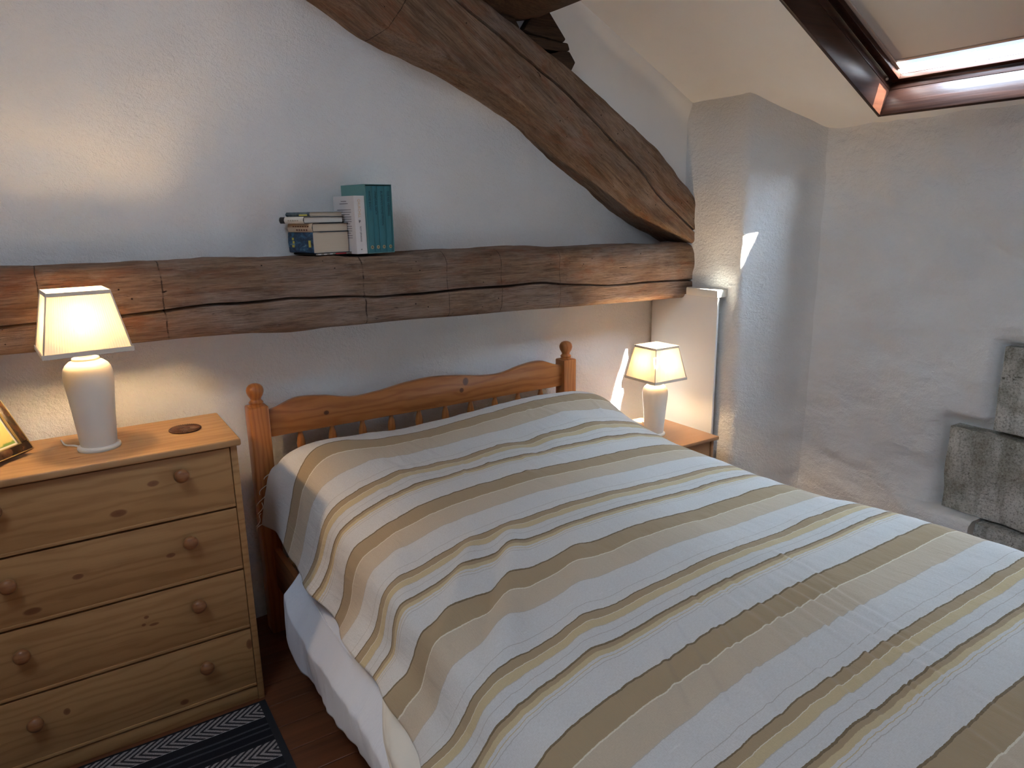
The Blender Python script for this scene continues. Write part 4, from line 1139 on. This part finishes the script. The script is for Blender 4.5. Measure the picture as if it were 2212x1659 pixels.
def flat_book(name, label, c, w, d, th, rz, cover, pages, hard=True, spine=None, over=.003, round_sp=0.004):
    """book lying flat: spine on its left (-x) side, page ends facing the front; origin at the front left bottom corner"""
    b = tag(empty(name, c, rz), label, 'book', 'books lying in a stack on the beam')
    ct = .0022 if hard else .0008
    # cover wraps the spine
    poly = [(w, 0), (w, ct), (.006, ct), (.0028, ct + .002), (.0022, th / 2), (.0028, th - ct - .002), (.006, th - ct), (w, th - ct), (w, th), (.004, th), (.001, th - .003), (0 - round_sp * 0.4, th / 2), (.001, .003), (.004, 0)]
    prism('cover', poly, 'y', 0, d, cover, b)
    box('page_block', (.004, over, ct + .0002), (w - over, d - over, th - ct - .0002), pages, b, 0)
    return b
def jacket(b, th, d, m):
    o = [(.030, -.0006), (.004, -.0006), (.0004, .003), (-.0024, th / 2), (.0004, th - .003), (.004, th + .0006), (.030, th + .0006)]
    i = [(.030, -.0001), (.0042, -.0001), (.0010, .0032), (-.0018, th / 2), (.0010, th - .0032), (.0042, th + .0001), (.030, th + .0001)]
    prism('spine_jacket', o + i[::-1], 'y', -.0006, d, m, b)
def stack():
    o = Vector((0.3935, -0.0488, 0)); z = beam_top(.44)
    blue = NT('blue_printed_cover', .35, .4); v = blue.tc(); g = blue.noise(blue.map(v, (14, 14, 30)), 1.6, 4, .6, 1.0)
    blue.col(blue.ramp(g, [(.34, (.006, .012, .025)), (.50, (.012, .045, .10)), (.62, (.03, .12, .22)), (.74, (.22, .30, .30))])); M_BLUE = blue.m
    M_RED = plain('red_print', (.35, .02, .02), .5); M_WHITE = plain('white_print', (.72, .70, .66), .6); M_YEL = plain('yellow_print', (.58, .50, .10), .6)
    M_INK = plain('brown_ink', (.16, .07, .04), .6)
    M_CRM = plain('cream_jacket', (.62, .50, .37), .5); M_WHJ = plain('white_jacket', (.70, .66, .58), .45)
    # slim dark paperback right at the bottom
    b = flat_book('paperback', 'slim dark paperback at the bottom of the book stack', o + Vector((.004, -.004, z)), .158, .155, .007, BRZ, M_BLACKB, M_PAGEG, False)
    box('red_panel', (.085, -.0006, .001), (.130, .0002, .0055), M_RED, b, 0)
    for k in range(3): box('white_panel', (.012 + k * .024, -.0006, .0015), (.012 + k * .024 + .012, .0002, .0050), M_WHITE, b, 0)
    z += .0072
    b = flat_book('paperback', 'thick blue paperback with cream pages low in the stack', o + Vector((0, 0, z)), .1545, .168, .075, BRZ + .02, M_BLUE, M_PAGE, False)
    for k, (y0, y1, zz) in enumerate(((.125, .140, .020), (.122, .135, .034), (.126, .138, .046))):
        box('yellow_print', (-.0022, y0, zz), (-.0008, y1, zz + .009), M_YEL, b, 0)
    box('yellow_print', (-.0022, .012, .022), (-.0008, .026, .046), M_YEL, b, 0)
    z += .0755
    b = flat_book('hardback', 'cream jacketed hardback third up in the book stack', o + Vector((.001, -.001, z)), .156, .158, .0305, BRZ + .05, M_BLACKB, M_PAGE, True)
    jacket(b, .0305, .158, M_CRM)
    for k, tx in enumerate(('THE CHRONICLE', 'OF A SUMMER')):
        break
    for k in range(7):
        box('printed_letter', (-.0018, .020 + k * .0155, .013), (-.0010, .020 + k * .0155 + .010, .022), M_INK, b, 0)
        if k < 5: box('printed_letter', (-.0018, .030 + k * .0155, .0045), (-.0010, .030 + k * .0155 + .009, .0105), M_INK, b, 0)
    z += .031
    b = flat_book('hardback', 'white spined hardback with black boards in the stack', o + Vector((-.027, .004, z)), .169, .160, .023, BRZ + .04, M_BLACKB, M_PAGEW, True)
    jacket(b, .023, .125, M_WHJ)
    for k in range(5): box('printed_letter', (-.0026, .030 + k * .015, .0085), (-.0012, .030 + k * .015 + .009, .0125), plain('grey_print', (.40, .34, .25), .6) if k == 0 else bpy.data.materials['grey_print'], b, 0)
    z += .0235
    grey = NT('grey_blue_cover', .5, .3); g = grey.noise(grey.tc(), 30, 3); grey.col(grey.ramp(g, [(.4, (.05, .075, .085)), (.62, (.14, .17, .17))]))
    b = flat_book('paperback', 'thin grey blue paperback lying on top of the stack', o + Vector((-.004, .006, z)), .146, .148, .016, BRZ + .07, grey.m, M_PAGEG, False)
    box('yellow_print', (-.0022, .010, .003), (-.0008, .060, .008), M_YEL, b, 0)
stack()
def churchill():
    z = beam_top(.54)
    jac = plain('white_paper_jacket', (.66, .62, .60), .5, .3); M_OR = plain('pale_orange_print', (.62, .40, .22), .6); M_GRY = plain('grey_ink', (.17, .15, .15), .6)
    b = tag(empty('biography', (0.5567, -0.0531, z), BRZ), 'white paperback standing upright between the stack and slipcase', 'book')
    w, d, h = .0460, .140, .2105
    poly = [(0, .002), (w * .2, .0004), (w * .5, 0), (w * .8, .0004), (w, .002), (w, d), (w - .0012, d), (w - .0012, .003), (.0012, .003), (.0012, d), (0, d)]
    prism('cover', poly, 'z', 0, h, jac, b)
    box('page_block', (.0016, .0035, .0005), (w - .0016, d - .002, h - .0005), M_PAGEW, b, 0)
    def fit(lt, L, zt):
        ln = max(v.co.z for v in lt.data.vertices) - min(v.co.z for v in lt.data.vertices)
        for v in lt.data.vertices: v.co.z = zt + (v.co.z - zt) * L / ln
    fit(lettering('lettering', 'CHURCHILL', .016, M_OR, b, (w * .42, -.0004, h - .012), (0, 0, -1), (1, 0, 0), align='LEFT'), .066, h - .012)
    fit(lettering('lettering', 'ROY JENKINS', .0085, M_GRY, b, (w * .45, -.0004, h - .110), (0, 0, -1), (1, 0, 0), align='LEFT'), .055, h - .110)
    lettering('lettering', 'B', .009, M_GRY, b, (w * .42, -.0004, .016), (0, 0, -1), (1, 0, 0))
    for k in range(4):
        tube('emblem', [Vector((w * .42 - .004 + .002 * k, -.0006, h - .086 - .003 * (k % 2))), Vector((w * .42 - .003 + .002 * k, -.0006, h - .098 + .002 * k))], .0008, M_GRY, b, 5)
    # lines of print on the back cover
    for k in range(15):
        ln = (.055 if k < 2 else .090) - .02 * ((k * 7) % 4 == 0)
        zz = h - .020 - k * .0085 - (.014 if k > 1 else 0)
        if zz < .02: break
        box('printed_line', (-.0006, d / 2 - ln / 2, zz), (.0002, d / 2 + ln / 2, zz + .0022), M_GRY if k < 2 else bpy.data.materials['grey_ink'], b, 0)
churchill()

# ------------------------------------------------------------------ coaster, picture, rug
def coaster():
    m = NT('dark_carved_wood', .5, .3); v = m.tc(); m.col(m.ramp(m.noise(v, 120, 3), [(.35, (.035, .014, .008)), (.7, (.12, .05, .025))]))
    c = tag(empty('coaster', (-.117, -.180, .931)), 'round dark carved wooden coaster on the chest top', 'coaster')
    lathe('disc', [(0, .0), (.046, 0), (.049, .002), (.049, .005), (.046, .0065), (.012, .0060), (0, .0062)], m.m, c, 48)
    rb = None
    for k in range(40):
        a = 2 * PI * k / 40
        if rb is None: rb = box('rib', (.016, -.0016, .0055), (.0455, .0016, .0080), m.m, c, .001, 1); o = rb
        else: o = rb.copy(); link(o); o.parent = c
        o.rotation_euler = (0, 0, a)
    for r in (.010, .0135):
        v, f = [], []
        for i in range(28):
            for j in range(6):
                a, b = 2 * PI * i / 28, 2 * PI * j / 6
                v.append(((r + .0014 * math.cos(b)) * math.cos(a), (r + .0014 * math.cos(b)) * math.sin(a), .0065 + .0014 * math.sin(b)))
        for i in range(28):
            for j in range(6): f.append((i * 6 + j, ((i + 1) % 28) * 6 + j, ((i + 1) % 28) * 6 + (j + 1) % 6, i * 6 + (j + 1) % 6))
        mesh('ring', v, f, m.m, c)
coaster()
def picture():
    # framed picture standing on the chest, leaning back; its right edge is in view
    yaw, lean = math.radians(50), math.radians(29)
    d = Vector((math.cos(yaw), math.sin(yaw), 0)); n = Vector((d.y, -d.x, 0)); u = (-n * math.sin(lean) + Vector((0, 0, math.cos(lean)))).normalized(); f = d.cross(u)
    W, H = .20, .25
    P = Vector((-.536, -.160, .9325)) - d * W
    o = tag(empty('picture_frame'), 'small dark framed picture with yellow ground leaning on the chest', 'picture frame')
    o.matrix_world = Matrix(((d.x, u.x, f.x, P.x), (d.y, u.y, f.y, P.y), (d.z, u.z, f.z, P.z + .012 * math.sin(lean)), (0, 0, 0, 1)))
    dk = NT('tortoiseshell_frame', .25, .5); dk.col(dk.ramp(dk.noise(dk.tc(), 30, 4), [(.4, (.018, .009, .005)), (.65, (.075, .033, .014))])); gold = plain('gilt_slip', (.42, .30, .12), .3, .5, .6)
    bw = .030
    for nm, lo, hi in (('frame_rail', (0, 0, 0), (W, bw, .016)), ('frame_rail', (0, H - bw, 0), (W, H, .016)), ('frame_stile', (0, bw, 0), (bw, H - bw, .016)), ('frame_stile', (W - bw, bw, 0), (W, H - bw, .016))):
        box(nm, lo, hi, dk.m, o, .004)
    for nm, lo, hi in (('gilt_edge', (.0008, .001, .011), (W - .0008, .004, .0172)), ('gilt_edge', (.0008, H - .004, .011), (W - .0008, H - .001, .0172)), ('gilt_edge', (.001, .004, .011), (.004, H - .004, .0172)), ('gilt_edge', (W - .004, .004, .011), (W - .001, H - .004, .0172)),
                       ('gilt_slip', (bw - .003, bw - .003, .009), (W - bw + .003, bw + .001, .0165)), ('gilt_slip', (bw - .003, H - bw - .001, .009), (W - bw + .003, H - bw + .003, .0165)), ('gilt_slip', (bw - .003, bw, .009), (bw + .001, H - bw, .0165)), ('gilt_slip', (W - bw - .001, bw, .009), (W - bw + .003, H - bw, .0165))):
        box(nm, lo, hi, gold, o, .001, 1)
    pic = NT('painted_sheet', .6, .2); v = pic.tc(); y = pic.sep(v)[1]; nz = pic.math('MULTIPLY', pic.noise(v, 30, 3), .03)
    yy = pic.math('ADD', y, nz)
    pic.col(pic.ramp(pic.math('DIVIDE', yy, H), [(0.0, (.10, .20, .05)), (.215, (.16, .26, .06)), (.235, (.55, .44, .13)), (.6, (.62, .52, .20)), (1.0, (.60, .55, .35))]))
    box('mount', (bw, bw, .004), (W - bw, H - bw, .0075), plain('cream_mount', (.66, .60, .48), .7), o, 0)
    box('print', (bw + .007, bw + .007, .0075), (W - bw - .007, H - bw - .007, .0082), pic.m, o, 0)
    box('back_board', (.004, .004, -.003), (W - .004, H - .004, .0), plain('brown_card', (.2, .13, .08), .9), o, 0)
    box('strut', (W / 2 - .02, .02, -.006), (W / 2 + .02, H * .7, -.003), bpy.data.materials['brown_card'], o, 0)
picture()
def rug():
    t = NT('woven_striped_rug', .95, .05); v = t.tc(); x, y, z = t.sep(v)
    # bands run along x; position across = -y from the back edge
    p = t.math('FRACT', t.math('DIVIDE', t.math('MULTIPLY', y, -1.0), 0.205))
    # herringbone: diagonal lines mirrored inside the pale bands
    ph = t.math('ABSOLUTE', t.math('SUBTRACT', p, 0.235))
    zig = t.math('FRACT', t.math('ADD', t.math('MULTIPLY', x, 40.0), t.math('MULTIPLY', ph, -11.0)))
    her = t.ramp(zig, [(0.0, (.34, .30, .29)), (.5, (.34, .30, .29)), (.56, (.035, .032, .034)), (.96, (.035, .032, .034))])
    bands = t.ramp(p, [(0, (.018, .017, .02)), (.04, 1.0), (.43, (.018, .017, .02)), (.60, (.06, .065, .072)), (.64, (.015, .015, .018)), (.72, (.05, .055, .062)), (.76, (.015, .014, .018)), (.90, (.06, .06, .066)), (.93, (.016, .015, .018))], 'CONSTANT')
    inher = t.math('MULTIPLY', t.math('GREATER_THAN', p, .04), t.math('LESS_THAN', p, .43))
    c = t.mix(inher, bands, her)
    w = t.noise(t.map(v, (420, 160, 1)), 1.0, 2)
    c = t.mix(t.ramp(w, [(.35, .5), (.6, 0)]), c, (.02, .018, .02))
    edge = t.math('GREATER_THAN', x, 0.808)
    c = t.mix(edge, c, (.028, .028, .030))
    t.col(c); t.nrm(t.bump(w, .002, .8))
    nx, ny = 60, 60; V = []
    X, Yl = .83, 1.0
    def zf(a, b): return 0.007 + .0012 * float(vnoise(a * 9, b * 9, 0))
    for i in range(nx):
        for j in range(ny):
            a, b = X * i / (nx - 1), -Yl * j / (ny - 1); V.append((a, b, zf(a, b)))
    F = grid_faces(nx, ny)
    n0 = len(V); ring = [i * ny for i in range(nx)] + [(nx - 1) * ny + j for j in range(1, ny)] + [i * ny + ny - 1 for i in range(nx - 2, -1, -1)] + [j for j in range(ny - 2, 0, -1)]
    for r in ring: V.append((V[r][0], V[r][1], 0.0005))
    for q in range(len(ring)): F.append((ring[q], ring[(q + 1) % len(ring)], n0 + (q + 1) % len(ring), n0 + q))
    o = mesh('rug', [(a, b, c) for a, b, c in V], F, t.m); o.location = (-.835, -.392, 0.0); o.data.set_sharp_from_angle(angle=math.radians(50))
    tag(o, 'dark flat woven rug with pale herringbone stripes before the chest', 'rug')
rug()
